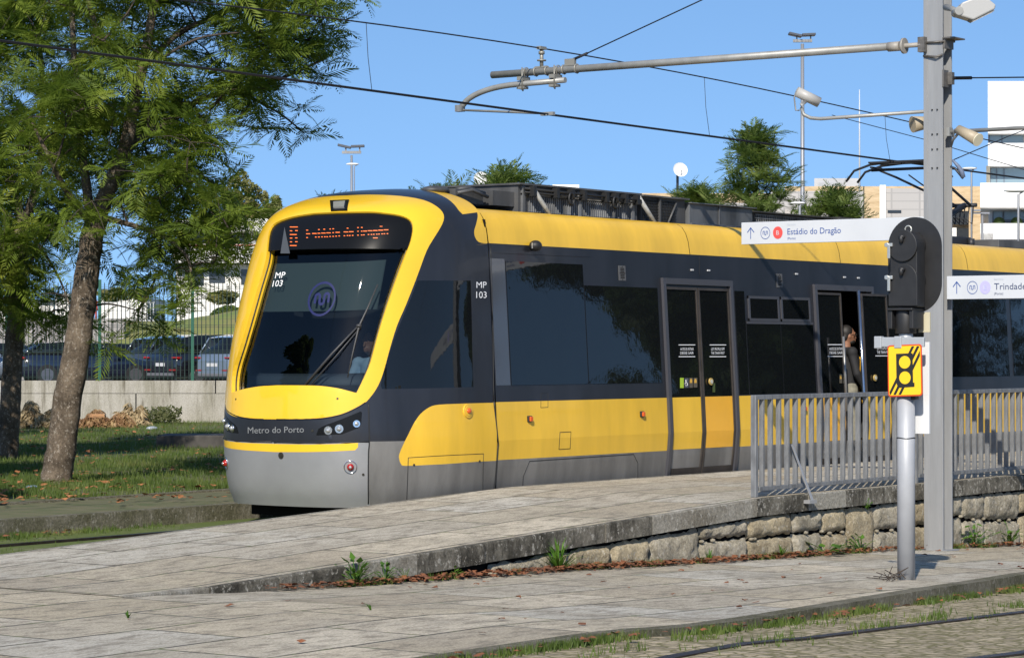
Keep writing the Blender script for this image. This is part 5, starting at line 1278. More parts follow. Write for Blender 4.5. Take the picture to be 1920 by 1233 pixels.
for i_, (px, top, hw, lab) in enumerate(((462, 333, 22, 'tallest olive poplar above the white building on the left'), (437, 362, 16, 'short olive poplar left of the tallest one'), (508, 372, 16, 'pale olive poplar right of the tallest one, beside the cab'))):
    Y = 170; a = pxa(px, Y); zt0 = zpx(top, Y); root = empty('poplar_tree', lab, 'tree', tuple(CF(a, Y, .05)), 'poplars behind the white building')
    b = MB(); b.tube([CF(a, Y, .05), CF(a, Y, zt0 - .5)], [.25, .05], 8); own(root, b.build('trunk', M_barkd))
    cl = []
    w_ = hw / F * Y
    for k in range(26):
        f = k / 25; z = 5 + (zt0 - 5) * f; rr_ = 2.0 * w_ * (math.sin(math.pi * min(.97, .3 + f * .56)) ** .7); cl.append((tuple(CF(a + random.gauss(0, rr_ * .45), Y + random.gauss(0, rr_ * .5), z)), (rr_ * .5, rr_ * .5, .5)))
    leafcloud('crown', cl, 11000, .12, M_leafY, root)
# ------------------------------------------------------------------ lawn, parking lot and what stands beyond
lw = MB(); lw.add([(-90, 5.02, .045), (160, 5.02, .045), (160, 260, .045), (-90, 260, .045)], [(0, 1, 2, 3)]); struct(lw.build('lawn', M_lawn))
M_asph = mat('parking_asphalt', (.055, .055, .057), .9, var=.3, vscale=2)
def box_cf(b, a0, a1, Y0, Y1, z0, z1, m=0, skew=True):
    k_ = Y1 / Y0 if (skew and Y0 > 95 and a0 > 0) else 1
    P = [CF(a, Y, z) for z in (z0, z1) for a, Y in ((a0, Y0), (a1, Y0), (a1 * k_, Y1), (a0 * k_ + .02, Y1))]
    return b.add(P, [(0,1,2,3),(7,6,5,4),(0,4,5,1),(1,5,6,2),(2,6,7,3),(3,7,4,0)], m)
b = MB(); box_cf(b, -45, 30, 63.2, 104, .04, .62); struct(b.build('parking_lot', M_asph))
M_conc, t_, b_, oc_ = newmat('stained_concrete', .9, .2)
c_ = mixc(t_, ramp(t_, noise(t_, oc_, 2.5, 7, .7, (1, 1, .25)), [(.4, 0.), (.62, 1.)]), (.36, .34, .30), (.25, .235, .19))
c_ = mixc(t_, ramp(t_, noise(t_, oc_, 5, 5, .7, (1.4, 1.4, .12)), [(.54, 0.), (.68, .8)]), c_, (.10, .085, .06))
c_ = mixc(t_, 1.0, c_, ramp(t_, noise(t_, oc_, 40, 4), [(.3, .8), (.7, 1.15)]), 'MULTIPLY')
t_.links.new(c_, b_.inputs['Base Color']); bump(t_, b_, noise(t_, oc_, 20, 6), .3, .02)
YW = 63.0
cw = empty('concrete_wall', 'low stained concrete wall below the green fence, beyond the lawn', 'wall', tuple(CF(-9, YW, .05)))
b = MB(); x = -22.0
while x < 6: box_cf(b, x + .008, x + 3.26, YW - .1, YW + .2, -.1, .72); x += 3.28
x = -23.4
while x < 6: box_cf(b, x + .008, x + 3.26, YW - .1, YW + .2, .732, 1.03); x += 3.28
own(cw, b.build('wall_panels', M_conc))
b = MB(); box_cf(b, -23, 6, YW - .05, YW + .15, -.1, 1.0); own(cw, b.build('wall_core', M_dark))
M_green = mat('green_fence_paint', (.012, .085, .055), .4)
fe = empty('mesh_fence', 'green wire mesh fence with square posts on top of the concrete wall', 'fence', tuple(CF(-9, YW, 1.03)))
for px in (-90, 13, 187, 361, 535):
    b = MB(); a = pxa(px, YW); box_cf(b, a - .035, a + .035, YW - .03, YW + .03, 1.0, zpx(524, YW)); own(fe, b.build('post', M_green))
b = MB(); a = pxa(-90, YW); zt_f = zpx(530, YW)
while a < pxa(700, YW): box_cf(b, a, a + .003, YW - .003, YW, 1.05, zt_f); a += .1
z = 1.08
while z < zt_f: box_cf(b, pxa(-90, YW), pxa(700, YW), YW - .008, YW - .004, z, z + .004); z += .2
for z in (1.08, 1.7, 2.3, zt_f - .15): box_cf(b, pxa(-90, YW), pxa(700, YW), YW - .016, YW - .009, z, z + .008); box_cf(b, pxa(-90, YW), pxa(700, YW), YW - .016, YW - .009, z + .04, z + .048)
own(fe, b.build('wire_mesh', mat('dark_green_wire', (.006, .025, .02), .5), fix=False))
# embankment
b = MB(); na, ny = 60, 14; vs = []
for i in range(na + 1):
    a = pxa(120, 108) + 34 * i / na
    for j in range(ny + 1):
        f = j / ny; Yj = 104.5 + 12 * f; ztop = float(np.interp(a, [pxa(120,108), pxa(200,108), pxa(300,108), pxa(440,108), 20], [1.0, 3.0, 3.1, 3.7, 4.0]))
        vs.append(CF(a, Yj, .7 + (ztop - .7) * (f * f * (3 - 2 * f)) + random.uniform(-.04, .04)))
b.add(vs, [(i*(ny+1)+j, (i+1)*(ny+1)+j, (i+1)*(ny+1)+j+1, i*(ny+1)+j+1) for i in range(na) for j in range(ny)], 0, True)
vs2 = []; struct(b.build('grass_bank', mat('bank_grass', (.13, .17, .035), .95, col2=(.19, .17, .06), vscale=.8, bump=.8, bscale=6)))
b = MB(); box_cf(b, -30, 40, 116, 220, .2, 3.05); struct(b.build('upper_terrace', M_soil))
b = MB()
for k in range(12): a = pxa(-60, 112) + k * .55; box_cf(b, a + .02, a + .53, 112, 112.3, .5, zpx(597, 112))
tag(b.build('retaining_wall', mat('ribbed_concrete', (.30, .28, .27), .9, var=.25, vscale=1, stretch=(3, 3, .3))), 'grey ribbed concrete wall behind the parked cars at far left', 'wall')
M_wb = mat('white_render', (.72, .70, .66), .8, var=.06, vscale=.5); M_wwin = mat('dark_window', (.03, .035, .04), .1); M_wglass = mat('pale_blue_window', (.20, .28, .33), .12)
sb = empty('low_building', 'long low white building far behind the parked cars at left', 'building', tuple(CF(pxa(150, 150), 150, 3)))
b = MB(); box_cf(b, pxa(-100, 150), pxa(100, 150), 150, 160, 2.5, zpx(566, 150)); box_cf(b, pxa(115, 150), pxa(140, 150), 148, 150, 2.5, zpx(552, 150)); box_cf(b, pxa(190, 150), pxa(275, 150), 150, 158, 2.5, zpx(558, 150)); own(sb, b.build('wall', M_wb))
b = MB(); box_cf(b, pxa(-100, 150), pxa(100, 150), 149.7, 160, zpx(566, 150), zpx(562, 150)); own(sb, b.build('roof', mat('grey_roof', (.12, .12, .13), .8)))
b = MB(); box_cf(b, pxa(121, 150), pxa(125, 150), 147.95, 148, zpx(563, 150), zpx(555, 150)); own(sb, b.build('window', M_blue))
b = MB(); a = pxa(175, 125)
while a < pxa(290, 125): box_cf(b, a, a + .03, 125, 125.03, 2.9, zpx(566, 125)); a += .14
for z in (3.2, zpx(566, 125)): box_cf(b, pxa(175, 125), pxa(290, 125), 124.98, 125, z - .03, z)
tag(b.build('white_railing', mat('railing_white', (.6, .6, .6), .5), fix=False), 'thin pale railing on top of the grass bank', 'railing')
b = MB(); p = CF(pxa(180, 118), 118, zpx(582, 118)); b.tube([p, p + Vector((0, 0, .3))], [.09, .06], 10); b.ell(p + Vector((0, 0, .36)), (.09, .09, .09)); b.tube([p - Vector((0, 0, 1.5)), p], .04)
tag(b.build('fire_hydrant', mat('hydrant_red', (.55, .04, .015), .5)), 'small red hydrant beside the left end of the grass bank', 'hydrant')
def bush(lab, px, py, Y, hw, hh, mt, n=5000, sz=.07):
    a, z = pxa(px, Y), zpx(py, Y); root = empty('bush', lab, 'bush', tuple(CF(a, Y, z - hh / F * Y)))
    W_, H_ = hw / F * Y, hh / F * Y
    cl = [(tuple(CF(a + random.uniform(-W_, W_), Y + random.uniform(-.8, .8), z + random.uniform(-H_ * .8, H_ * .3))), (W_ * .28, .5, H_ * .5)) for _ in range(12)]
    leafcloud('leaves', cl, n, sz, mt, root)
bush('golden brown bush behind the pale railing at left', 235, 550, 132, 45, 14, M_leafY)
bush('green bush at the foot of the white building beside the cab', 425, 585, 120, 28, 20, leafmat('bush_green', (.05, .09, .02), (.10, .15, .03), (.16, .19, .04)))
bush('yellow green shrub against the white building wall', 418, 555, 122, 16, 14, M_leafY, 2500)
# white building at left
WB = 128
wb = empty('white_building', 'white two storey building with dark window bands behind the leafy tree', 'building', tuple(CF(pxa(440, WB), WB, 3)))
b = MB(); box_cf(b, pxa(330, WB), pxa(660, WB), WB, WB + 14, 2.5, zpx(496, WB)); box_cf(b, pxa(330, WB), pxa(660, WB), WB - .9, WB + 14, zpx(494, WB), zpx(458, WB)); box_cf(b, pxa(330, WB), pxa(660, WB), WB + .3, WB + 14, zpx(458, WB), zpx(436, WB)); box_cf(b, pxa(330, WB), pxa(660, WB), WB - .5, WB + 14, zpx(436, WB), zpx(411, WB)); own(wb, b.build('wall', M_wb))
for (x0, x1, y0, y1, dY) in ((352, 382, 508, 535, 0), (392, 422, 505, 530, 0), (452, 478, 505, 533, 0), (500, 530, 505, 533, 0), (345, 400, 438, 457, .3), (410, 466, 438, 457, .3), (480, 540, 438, 457, .3)):
    b = MB(); box_cf(b, pxa(x0, WB), pxa(x1, WB), WB + dY - .04, WB + dY + .05, zpx(y1, WB), zpx(y0, WB)); w1 = b.build('window', M_wwin); own(wb, w1)
b = MB(); box_cf(b, pxa(330, WB), pxa(660, WB), WB - .95, WB - .9, zpx(462, WB), zpx(460, WB)); own(wb, b.build('red_trim', mat('trim_red', (.4, .06, .03), .6)))
# right: big white modern building
RB = 112
rb_ = empty('modern_building', 'white modern apartment building with long balconies at the right edge', 'building', tuple(CF(pxa(1900, RB), RB, 0)))
WR = mat('bright_white_render', (.80, .79, .77), .8, var=.03, vscale=.4)
b = MB()
for (x0, y0, y1, d0) in ((1853, 152, 250, 0), (1853, 268, 311, 0), (1829, 346, 392, -1.2), (1829, 421, 462, -1.2)): box_cf(b, pxa(x0, RB), pxa(2400, RB), RB + d0, RB + 15, zpx(y1, RB), zpx(y0, RB))
box_cf(b, pxa(1860, RB), pxa(2400, RB), RB + .8, RB + 15, .0, zpx(200, RB)); box_cf(b, pxa(1829, RB), pxa(1853, RB), RB - 1.2, RB + 1, 0, zpx(440, RB)); own(rb_, b.build('wall', WR))
for k, (x0, x1, y0, y1) in enumerate(((1862, 1884, 251, 267), (1886, 1925, 251, 267), (1864, 1874, 313, 344), (1876, 1888, 313, 344), (1890, 1960, 313, 344), (1869, 1886, 394, 419), (1889, 1960, 394, 419), (1930, 1990, 251, 267))):
    b = MB(); box_cf(b, pxa(x0, RB), pxa(x1, RB), RB + .72, RB + .82, zpx(y1, RB), zpx(y0, RB)); w1 = b.build('window', M_wglass); own(rb_, w1)
    b = MB(); box_cf(b, pxa(x0, RB) - .05, pxa(x0, RB), RB + .7, RB + .8, zpx(y1, RB), zpx(y0, RB)); 
    if k > 4: box_cf(b, pxa(x0, RB), pxa(x1, RB), RB + .69, RB + .71, zpx(y1, RB), zpx(y1 - 9, RB))
    f1 = b.build('window_frame', mat('frame_slate', (.10, .13, .17), .5)); own(rb_, f1)
b = MB(); box_cf(b, pxa(1854, RB), pxa(2400, RB), RB - 1.25, RB - 1.2, zpx(475, RB), zpx(451, RB)); own(rb_, b.build('dark_strip', mat('strip_dark', (.035, .035, .04), .8)))  # plain dark strip across the lower edge of the front
b = MB(); box_cf(b, pxa(1849, RB), pxa(1856, RB), RB - .1, RB + .9, zpx(345, RB), zpx(311, RB)); own(rb_, b.build('column', M_conc))
for x0 in (1872, 1905, 1935):
    b = MB(); c = CF(pxa(x0, RB), RB - .2, zpx(417, RB)); b.ell(c, (.25, .25, .22)); own(rb_, b.build('balcony_plant', M_leafD))
# tan and grey buildings behind the tram
def building(lab, mt, boxes, Y, extra=()):
    r = empty('building', lab, 'building', tuple(CF(pxa(boxes[0][0], Y), Y, 0)))
    b = MB()
    for k, (x0, x1, top, d0, d1) in enumerate(boxes): b = MB(); box_cf(b, pxa(x0, Y), pxa(x1, Y), Y + d0, Y + d1, 0, zpx(top, Y)); own(r, b.build('wall', mt))
    for nm, mm, x0, x1, y0, y1, d0, d1 in extra:
        b = MB(); box_cf(b, pxa(x0, Y), pxa(x1, Y), Y + d0, Y + d1, zpx(y1, Y), zpx(y0, Y)); own(r, b.build(nm, mm))
    return r
M_tan, tt, tb, to = newmat('tan_tiles', .85, .2)
cc = ramp(tt, noise(tt, to, 3.0, 6, .75, (.35, .35, 2.2)), [(.3, (.36, .25, .14)), (.5, (.52, .40, .25)), (.72, (.60, .47, .32))]); tt.links.new(cc, tb.inputs['Base Color'])
M_gt, tt, tb, to = newmat('grey_tiles', .8, .2)
br = N(tt, 'TexBrick', offset=0.0, i_Scale=1.0, i_Mortar_Size=.02, i_Brick_Width=.6, i_Row_Height=.3); mp = N(tt, 'Mapping'); mp.inputs['Rotation'].default_value = (math.pi/2, 0, 0); tt.links.new(to, mp.inputs[0]); tt.links.new(mp.outputs[0], br.inputs[0])
br.inputs['Color1'].default_value = (.40, .385, .37, 1); br.inputs['Color2'].default_value = (.44, .42, .40, 1); br.inputs['Mortar'].default_value = (.33, .32, .31, 1); tt.links.new(br.outputs[0], tb.inputs['Base Color'])
M_rfg = mat('rooftop_grey', (.40, .41, .43), .7, var=.1, vscale=.5)
building('tan brick clad building behind the pantograph', M_tan, [(1150, 1480, 362, 0, 20), (1480, 1856, 344, 2, 20)], 122,
    [('recess', M_wwin, 1790, 1828, 392, 418, -.4 + 2, 2.1), ('wall_panel', WR, 1738, 1790, 375, 392, 1.5, 2.1), ('wall_panel', WR, 1738, 1804, 424, 450, 1.5, 2.1), ('recess', M_wwin, 1804, 1828, 425, 447, 1.6, 2.05)])
building('pale grey tiled building with flat roof behind the small trees', M_gt, [(1290, 1470, 380, 0, 8), (1455, 1632, 352, 2, 10), (1630, 1760, 362, -3, 10)], 100,
    [('column', WR, 1627, 1638, 357, 470, -3.3, -3), ('window', M_wwin, 1643, 1668, 402, 406, -3.05, -2.95)])
building('light grey rooftop plant room beside the pantograph', M_rfg, [(1562, 1650, 314, 8, 14), (1650, 1690, 332, 8, 14)], 130, [('panel', mat('plant_panel', (.32, .34, .36), .6), 1570, 1610, 323, 345, 7.9, 8)])
building('white flat roofed block just showing above the roof equipment', WR, [(1036, 1086, 346, 0, 8)], 150)
# dishes, poles, aerial
M_dish = mat('dish_white', (.66, .66, .64), .5); M_pole = mat('pole_grey', (.26, .27, .29), .5, .4)
def dish(lab, px, py, r_px, Y):
    c = CF(pxa(px, Y), Y, zpx(py, Y)); R_ = r_px / F * Y; root = empty('satellite_dish', lab, 'satellite dish', tuple(c - Vector((0, 0, 4))))
    n = -_f + RT * .25 + Vector((0, 0, .3)); n.normalize(); u = n.cross(Vector((0, 0, 1))).normalized(); v = u.cross(n); b = MB(); vs = []
    for i in range(8):
        for k in range(28): q = i / 7; a = 2*math.pi*k/28; vs.append(c + (u*math.cos(a) + v*math.sin(a)) * R_ * q + n * (R_ * .25 * q * q))
    b.add(vs, [(i*28+k, i*28+(k+1) % 28, (i+1)*28+(k+1) % 28, (i+1)*28+k) for i in range(7) for k in range(28)], 0, True); own(root, b.build('reflector', M_dish))
    b = MB(); b.tube([c - n*.02, c - n*.3, c - n*.3 - Vector((0, 0, 9))], .05, 8); own(root, b.build('mast', M_pole))
    b = MB(); b.tube([c - v * R_ * .9, c + n * R_ * .7 - v * R_ * .35], .012, 6); b.ell(c + n * R_ * .7 - v * R_ * .35, (.025, .025, .025)); own(root, b.build('feed', M_pole))
dish('round white satellite dish above the smaller light green tree', 1275, 319, 14, 96); dish('round white satellite dish half hidden by the treetop near the cab roof', 902, 337, 15, 110)
def floodpole(lab, px, top, Y, w_=.07, lamps=((-.42, .05), (.42, -.05)), low=None):
    a = pxa(px, Y); zt0 = zpx(top, Y); s_ = Y / F; root = empty('floodlight_pole', lab, 'light pole', tuple(CF(a, Y, .05)), 'floodlight poles')
    b = MB(); b.tube([CF(a, Y, .05), CF(a, Y, zt0 - 18 * s_)], [w_, w_ * .6], 10); own(root, b.build('pole', M_pole))
    b = MB(); box_cf(b, a - 18*s_, a + 18*s_, Y - .06, Y + .06, zt0 - 15*s_, zt0 - 10*s_); 
    for q in (-12, 14): box_cf(b, a + q*s_, a + (q + 2.5)*s_, Y - .05, Y + .05, zt0 - 10*s_, zt0 - 2*s_)
    own(root, b.build('crossbar', M_galvd))
    for q, tl in ((-14, -.22), (11, .04)):
        b = MB(); M4 = Matrix.Translation(CF(a + q*s_, Y, zt0 - 1*s_)) @ Matrix(((RT.x, _f.x, 0, 0), (RT.y, _f.y, 0, 0), (0, 0, 1, 0), (0, 0, 0, 1))) @ Matrix.Rotation(-tl, 4, 'Y'); b.box((-12*s_, -.2, -2.2*s_), (13*s_, .2, 2*s_), 0, M4); own(root, b.build('floodlight', mat('flood_dark', (.05, .06, .08), .5), bevel=.01))
floodpole('tall floodlight pole rising beside the tallest tree behind the tram', 1505, 64, 85, .09)
floodpole('floodlight pole rising above the cab of the tram at left', 659, 273, 140, .1)
def lamp(lab, px, py, Y, base=None, w_=.04, s2=1.0):
    c = CF(pxa(px, Y), Y, zpx(py, Y)); root = empty('street_lamp', lab, 'street lamp', (c.x, c.y, .05)); b = MB(); b.tube([(c.x, c.y, .05), (c.x, c.y, c.z), tuple(c + RT * .25 * s2 + Vector((0, 0, .12)))], [w_, w_*.7, w_*.5], 8); own(root, b.build('pole', M_pole))
    b = MB(); b.ell(c - RT * .1 * s2 + Vector((0, 0, .14 * s2)), (.38 * s2, .16 * s2, .07 * s2), mat=Matrix(((RT.x, _f.x, 0), (RT.y, _f.y, 0), (0, 0, 1)))); own(root, b.build('lamp_head', M_dish))
lamp('slim lamp post in front of the tan building, right of the mast', 1822, 321, 80, s2=.6); lamp('pale street lamp head above the dark tram roof unit', 1500, 386, 55, s2=.42); lamp('street lamp head in front of the balconies at the right edge', 1910, 365, 60, s2=.7); lamp('small lamp on a thin post beside the left floodlight pole', 664, 312, 138, s2=.9)
b = MB(); c = CF(pxa(1612, 120), 120, zpx(168, 120)); b.tube([(c.x, c.y, 8), (c.x, c.y, zpx(250, 120)), tuple(c)], [.05, .035, .02], 6); tag(b.build('radio_aerial', mat('aerial_white', (.5, .52, .55), .5)), 'thin vertical aerial on the rooftop plant room', 'aerial')
b = MB(); c = CF(pxa(1842, 100), 100, zpx(400, 100)); b.tube([(c.x, c.y, 0), tuple(c)], .05, 6); box_cf(b, pxa(1824, 100), pxa(1855, 100), 99.9, 100, zpx(401, 100), zpx(398, 100)); box_cf(b, pxa(1823, 100), pxa(1838, 100), 99.8, 100.1, zpx(396, 100), zpx(393, 100)); tag(b.build('floodlight_pole', M_pole), 'short pole with a crossbar of floodlights before the white balconies', 'light pole')
# ------------------------------------------------------------------ parked cars
def loft(b, rings, m=0, close=True):
    n = len(rings[0]); b.add([p for r in rings for p in r], [(i*n+j, (i+1)*n+j, (i+1)*n+(j+1) % n, i*n+(j+1) % n) for i in range(len(rings)-1) for j in range(n)], m, True)
    b.add(rings[0], [tuple(range(n))], m); b.add(rings[-1], [tuple(reversed(range(n)))], m)
def car(label, paint, kind, a, Y, heading, z=.62):
    """nose along local +X; heading in the picture frame: 0 = to the right, 90 = away"""
    L, W_, H_ = {'sedan': (4.9, .93, 1.42), 'suv': (4.6, .95, 1.66)}[kind]
    root = empty('parked_car', label, 'car', (0, 0, 0), 'cars parked behind the fence')
    b = MB(); rs_ = []
    st = [(-L/2, .36, .80, .74), (-L/2 + .08, .26, .98 if kind == 'sedan' else 1.02, .86), (-L/2 + .5, .24, 1.0 if kind == 'sedan' else 1.05, .93), (-L*.18, .22, .98, .95), (L*.12, .22, .95, .95), (L*.27, .22, .93, .94), (L*.40, .24, .80, .90), (L/2 - .1, .30, .66, .80), (L/2, .38, .58, .66)]
    for x, zb, zt_, hw in st:
        hw *= W_ / .95; rs_.append([(x, -hw*.9, zb), (x, -hw, zb + .16), (x, -hw*1.0, (zb+zt_)/2 + .05), (x, -hw*.95, zt_ - .05), (x, -hw*.84, zt_), (x, hw*.84, zt_), (x, hw*.95, zt_ - .05), (x, hw, (zb+zt_)/2 + .05), (x, hw, zb + .16), (x, hw*.9, zb)])
    loft(b, rs_); body = b.build('body', paint); body.parent = root
    gh = [(-L/2 + .1, 1.0, .55), (-L*.33, H_ - .05, .60), (-L*.15, H_, .63), (L*.04, H_ - .03, .62), (L*.25, .95, .60)] if kind == 'sedan' else [(-L/2 + .12, 1.04, .70), (-L/2 + .42, H_ - .12, .66), (-L*.25, H_ - .02, .66), (L*.02, H_, .66), (L*.27, .96, .66)]
    b = MB(); rs_ = []
    for x, zt_, hw in gh: rs_.append([(x, -W_*.86, .93), (x, -hw*1.05, .93 + (zt_ - .93)*.7), (x, -hw*.95, zt_), (x, hw*.95, zt_), (x, hw*1.05, .93 + (zt_ - .93)*.7), (x, W_*.86, .93)])
    loft(b, rs_); g = b.build('windows', M_glass); g.parent = root
    b = MB(); top = [(x, zt_, hw) for x, zt_, hw in gh[1:-1]]
    vs = [(x, s_*hw*.93, zt_ + .012) for x, zt_, hw in top for s_ in (-1, 1)]; b.add(vs, [(2*i, 2*i+1, 2*i+3, 2*i+2) for i in range(len(top)-1)], 0, True)
    for s_ in (-1, 1):
        for (i0, i1) in ((0, 1), (3, 4)): p, q = gh[i0], gh[i1]; b.tube([(p[0], s_*W_*.8, p[1]), (q[0], s_*q[2]*.97, q[1])] if i0 == 0 else [(p[0], s_*p[2]*.97, p[1]), (q[0], s_*W_*.84, q[1])], .03, 6)
        b.box((L*.17, s_*(W_ + .02), .92), (L*.22, s_*(W_ + .18), 1.02))
    ro = b.build('roof', paint); ro.parent = root
    for x in (-L*.31, L*.31):
        for s_ in (-1, 1):
            b = MB(); b.cyl((x, s_*(W_ - .2), .33), (x, s_*(W_ + .005), .33), .34, 24); wl = b.build('wheel', M_rub); wl.parent = root
            b = MB(); b.cyl((x, s_*(W_ + .006), .33), (x, s_*(W_ + .012), .33), .22, 10); rm = b.build('rim', mat('rim_grey', (.25, .25, .27), .3, .8)); rm.parent = wl
    for s_ in (-1, 1):
        b = MB(); b.box((-L/2 - .015, s_*.62, .88), (-L/2 + .1, s_*(W_ - .08), .925)); b.box((-L/2 + .02, s_*(W_ - .10), .86), (-L/2 + .2, s_*(W_ - .055), .93)); tl = b.build('tail_light', M_red, bevel=.01); tl.parent = root
        b = MB(); b.box((-L/2 - .015, s_*.5, .48), (-L/2 + .06, s_*(W_ - .15), .52)); tl = b.build('reflector', M_red); tl.parent = root
    b = MB(); b.box((-L/2 - .01, -.26, .62), (-L/2 + .03, .26, .73)); pl = b.build('licence_plate', mat('plate_white', (.5, .5, .5), .5)); pl.parent = root
    b = MB(); b.box((-L/2 - .03, -W_*.75, .30), (-L/2 + .1, W_*.75, .40)); bp = b.build('rear_bumper', mat('bumper_grey', (.12, .12, .13), .4), bevel=.02); bp.parent = root
    root.location = CF(a, Y, z); hd_ = RT * math.cos(math.radians(heading)) + _f * math.sin(math.radians(heading)); root.rotation_euler.z = math.atan2(hd_.y, hd_.x)
    return root
pn = mat('car_navy', (.008, .012, .025), .15, coat=1); pk = mat('car_black', (.006, .006, .008), .12, coat=1); pg = mat('car_silver_blue', (.22, .27, .33), .22, .5, coat=1); pgd = mat('car_grey', (.05, .055, .06), .2, .4, coat=1)
car('dark navy sedan parked side on behind the trunk of the large tree', pn, 'sedan', pxa(158, 90), 90, 25)
car('black hatchback with red tail lights between two green fence posts', pk, 'suv', pxa(403, 89), 89, 45)
car('silver blue car half hidden by the front of the tram', pg, 'suv', pxa(500, 87), 87, 46)
car('grey car further back, its rear above the black hatchback', pgd, 'suv', pxa(352, 97), 97, 42)
car('silver car at the far left edge behind the dark trunk', pg, 'sedan', pxa(-75, 90), 90, 28)
car('dark blue car behind the navy sedan at far left', pn, 'sedan', pxa(20, 98), 98, 25)
car('black car at the back between sedan and grey car', pk, 'sedan', pxa(225, 101), 101, 28)
# ------------------------------------------------------------------ grass, weeds, leaves, litter
M_gr = leafmat('grass_blade', (.05, .08, .018), (.09, .135, .025), (.17, .17, .06), .3, 1.2)
def blades(name, P, hmin, hmax, wd, mt, lean=.5):
    n = len(P); P = np.asarray(P); a = rng.uniform(0, 6.283, n); h_ = rng.uniform(hmin, hmax, n); l = rng.uniform(.05, lean, n) * h_; b_ = rng.uniform(0, 6.283, n)
    dx, dy = np.cos(a) * wd, np.sin(a) * wd; z0 = np.zeros(n)
    V = np.stack([P - np.stack([dx, dy, z0], 1), P + np.stack([dx, dy, z0], 1), P + np.stack([l*np.cos(b_), l*np.sin(b_), h_], 1)], 1).reshape(-1, 3)
    return np_mesh(name, V, np.arange(n*3).reshape(-1, 3), mt, None, 3)
def nz2(x, y): return np.sin(x*1.3 + 2*np.sin(y*.9)) * np.sin(y*1.7 + 1.5*np.sin(x*.7)) + .5*np.sin(x*4.1 + y*3.3) * np.sin(y*5.2 - x*2.1)
P = []
while len(P) < 60000:
    px = rng.uniform(-160, 640, 5000); py = rng.uniform(784, 935, 5000)
    for a_, c_ in zip(px, py):
        q = on(a_, c_, 2, .045)
        if q.y > 5.1 and nz2(q.x*.8, q.y*.8) > rng.uniform(-1.3, .5): P.append(tuple(q))
tag(blades('lawn_grass', P, .03, .11, .006, M_gr), 'patchy green grass on the lawn under the trees', 'grass', kind='stuff')
P = []
for _ in range(17000):
    x = rng.uniform(-13, 9); k = ky(x); y = k - abs(rng.normal(0, .055)) - .01
    if nz2(x*2.2, 3) > rng.uniform(-.9, .9): P.append((x, y, zt(x)))
for _ in range(7000):
    x = rng.uniform(-12, 2); y = ry(x) + rng.normal(.25, .2)
    if nz2(x*3, y*5) > .35: P.append((x, y, zt(x)))
for _ in range(16000):
    x = rng.uniform(-16, -2); y = 2.96 - abs(rng.normal(0, .16))
    if nz2(x*2.5, 7) > rng.uniform(-.6, 1.): P.append((x, y, ZB))
for _ in range(5000):
    x = rng.uniform(-16, -4); y = rng.uniform(.1, 2.9)
    if nz2(x*2, y*3) > .2: P.append((x, y, ZB))
for _ in range(8000):
    x = rng.uniform(-7, 12); y = -3.40 - abs(rng.normal(0, .04))
    if nz2(x*3.1, 11) > .25: P.append((x, y, zl(x)))
tag(blades('kerb_weeds', P, .02, .075, .005, M_gr), 'low weeds and grass tufts growing along the kerbs and wall foot', 'weeds', kind='stuff')
# joints with grass
def crumple(P, size, name, mt, label):
    P = np.asarray(P); n = len(P); V = []
    a = rng.uniform(0, 6.283, n); s_ = size * rng.uniform(.5, 1.4, n); e = rng.uniform(-.6, .9, (n, 6))
    for i in range(n):
        R_ = np.array([[math.cos(a[i]), -math.sin(a[i])], [math.sin(a[i]), math.cos(a[i])]])
        loc = np.array([(-1, 0), (-.35, -.6), (.45, -.5), (1, .05), (.4, .6), (-.4, .55)]) * s_[i]
        xy = loc @ R_.T; z = .006 + s_[i] * np.abs(e[i]) * .7
        V.append(np.column_stack([P[i, 0] + xy[:, 0], P[i, 1] + xy[:, 1], P[i, 2] + z]))
    V = np.concatenate(V); Q = np.concatenate([[(6*i, 6*i+1, 6*i+2, 6*i+5), (6*i+2, 6*i+3, 6*i+4, 6*i+5)] for i in range(n)])
    o = np_mesh(name, V, Q, mt); return tag(o, label, 'leaves', kind='stuff')
M_dl = mat('dead_leaf', (.24, .085, .03), .8, col2=(.10, .04, .018), vscale=9)
P = []
for _ in range(3400):
    x = rng.uniform(-7.6, 9); k = math.exp(-((x + 4.2) / 2.4) ** 2) + .55 * math.exp(-((x + .2) / 2.2) ** 2) + .25
    if rng.random() < k: P.append((x, -3.37 - abs(rng.normal(0, .055 * (1 + k))), zl(x) + rng.uniform(0, .035)))
for _ in range(70): x = rng.uniform(-11, 8); y = rng.uniform(ky(x) + .2, -3.6); P.append((x, y, zl(x)))
for _ in range(160): x = rng.uniform(-11, 8); P.append((x, ky(x) - abs(rng.normal(.06, .1)), zt(x) + .03))
for _ in range(60): x = rng.uniform(-14, -3); P.append((x, 2.9 - abs(rng.normal(0, .1)), ZB + .02))
crumple(P, .032, 'fallen_leaves', M_dl, 'dry brown fallen leaves gathered at the foot of the wall')
P = []
while len(P) < 420:
    q = on(rng.uniform(-60, 480), rng.uniform(800, 960), 2, .06)
    if q.y > 3.3 and (nz2(q.x, q.y) > .0): P.append((q.x, q.y, .08))
crumple(P, .05, 'lawn_leaves', mat('dead_leaf_orange', (.34, .14, .05), .8, col2=(.16, .06, .02), vscale=7), 'scattered orange brown leaves on the lawn')
M_weed = leafmat('weed_green', (.04, .10, .015), (.08, .18, .02), (.12, .22, .03), .3, 6)
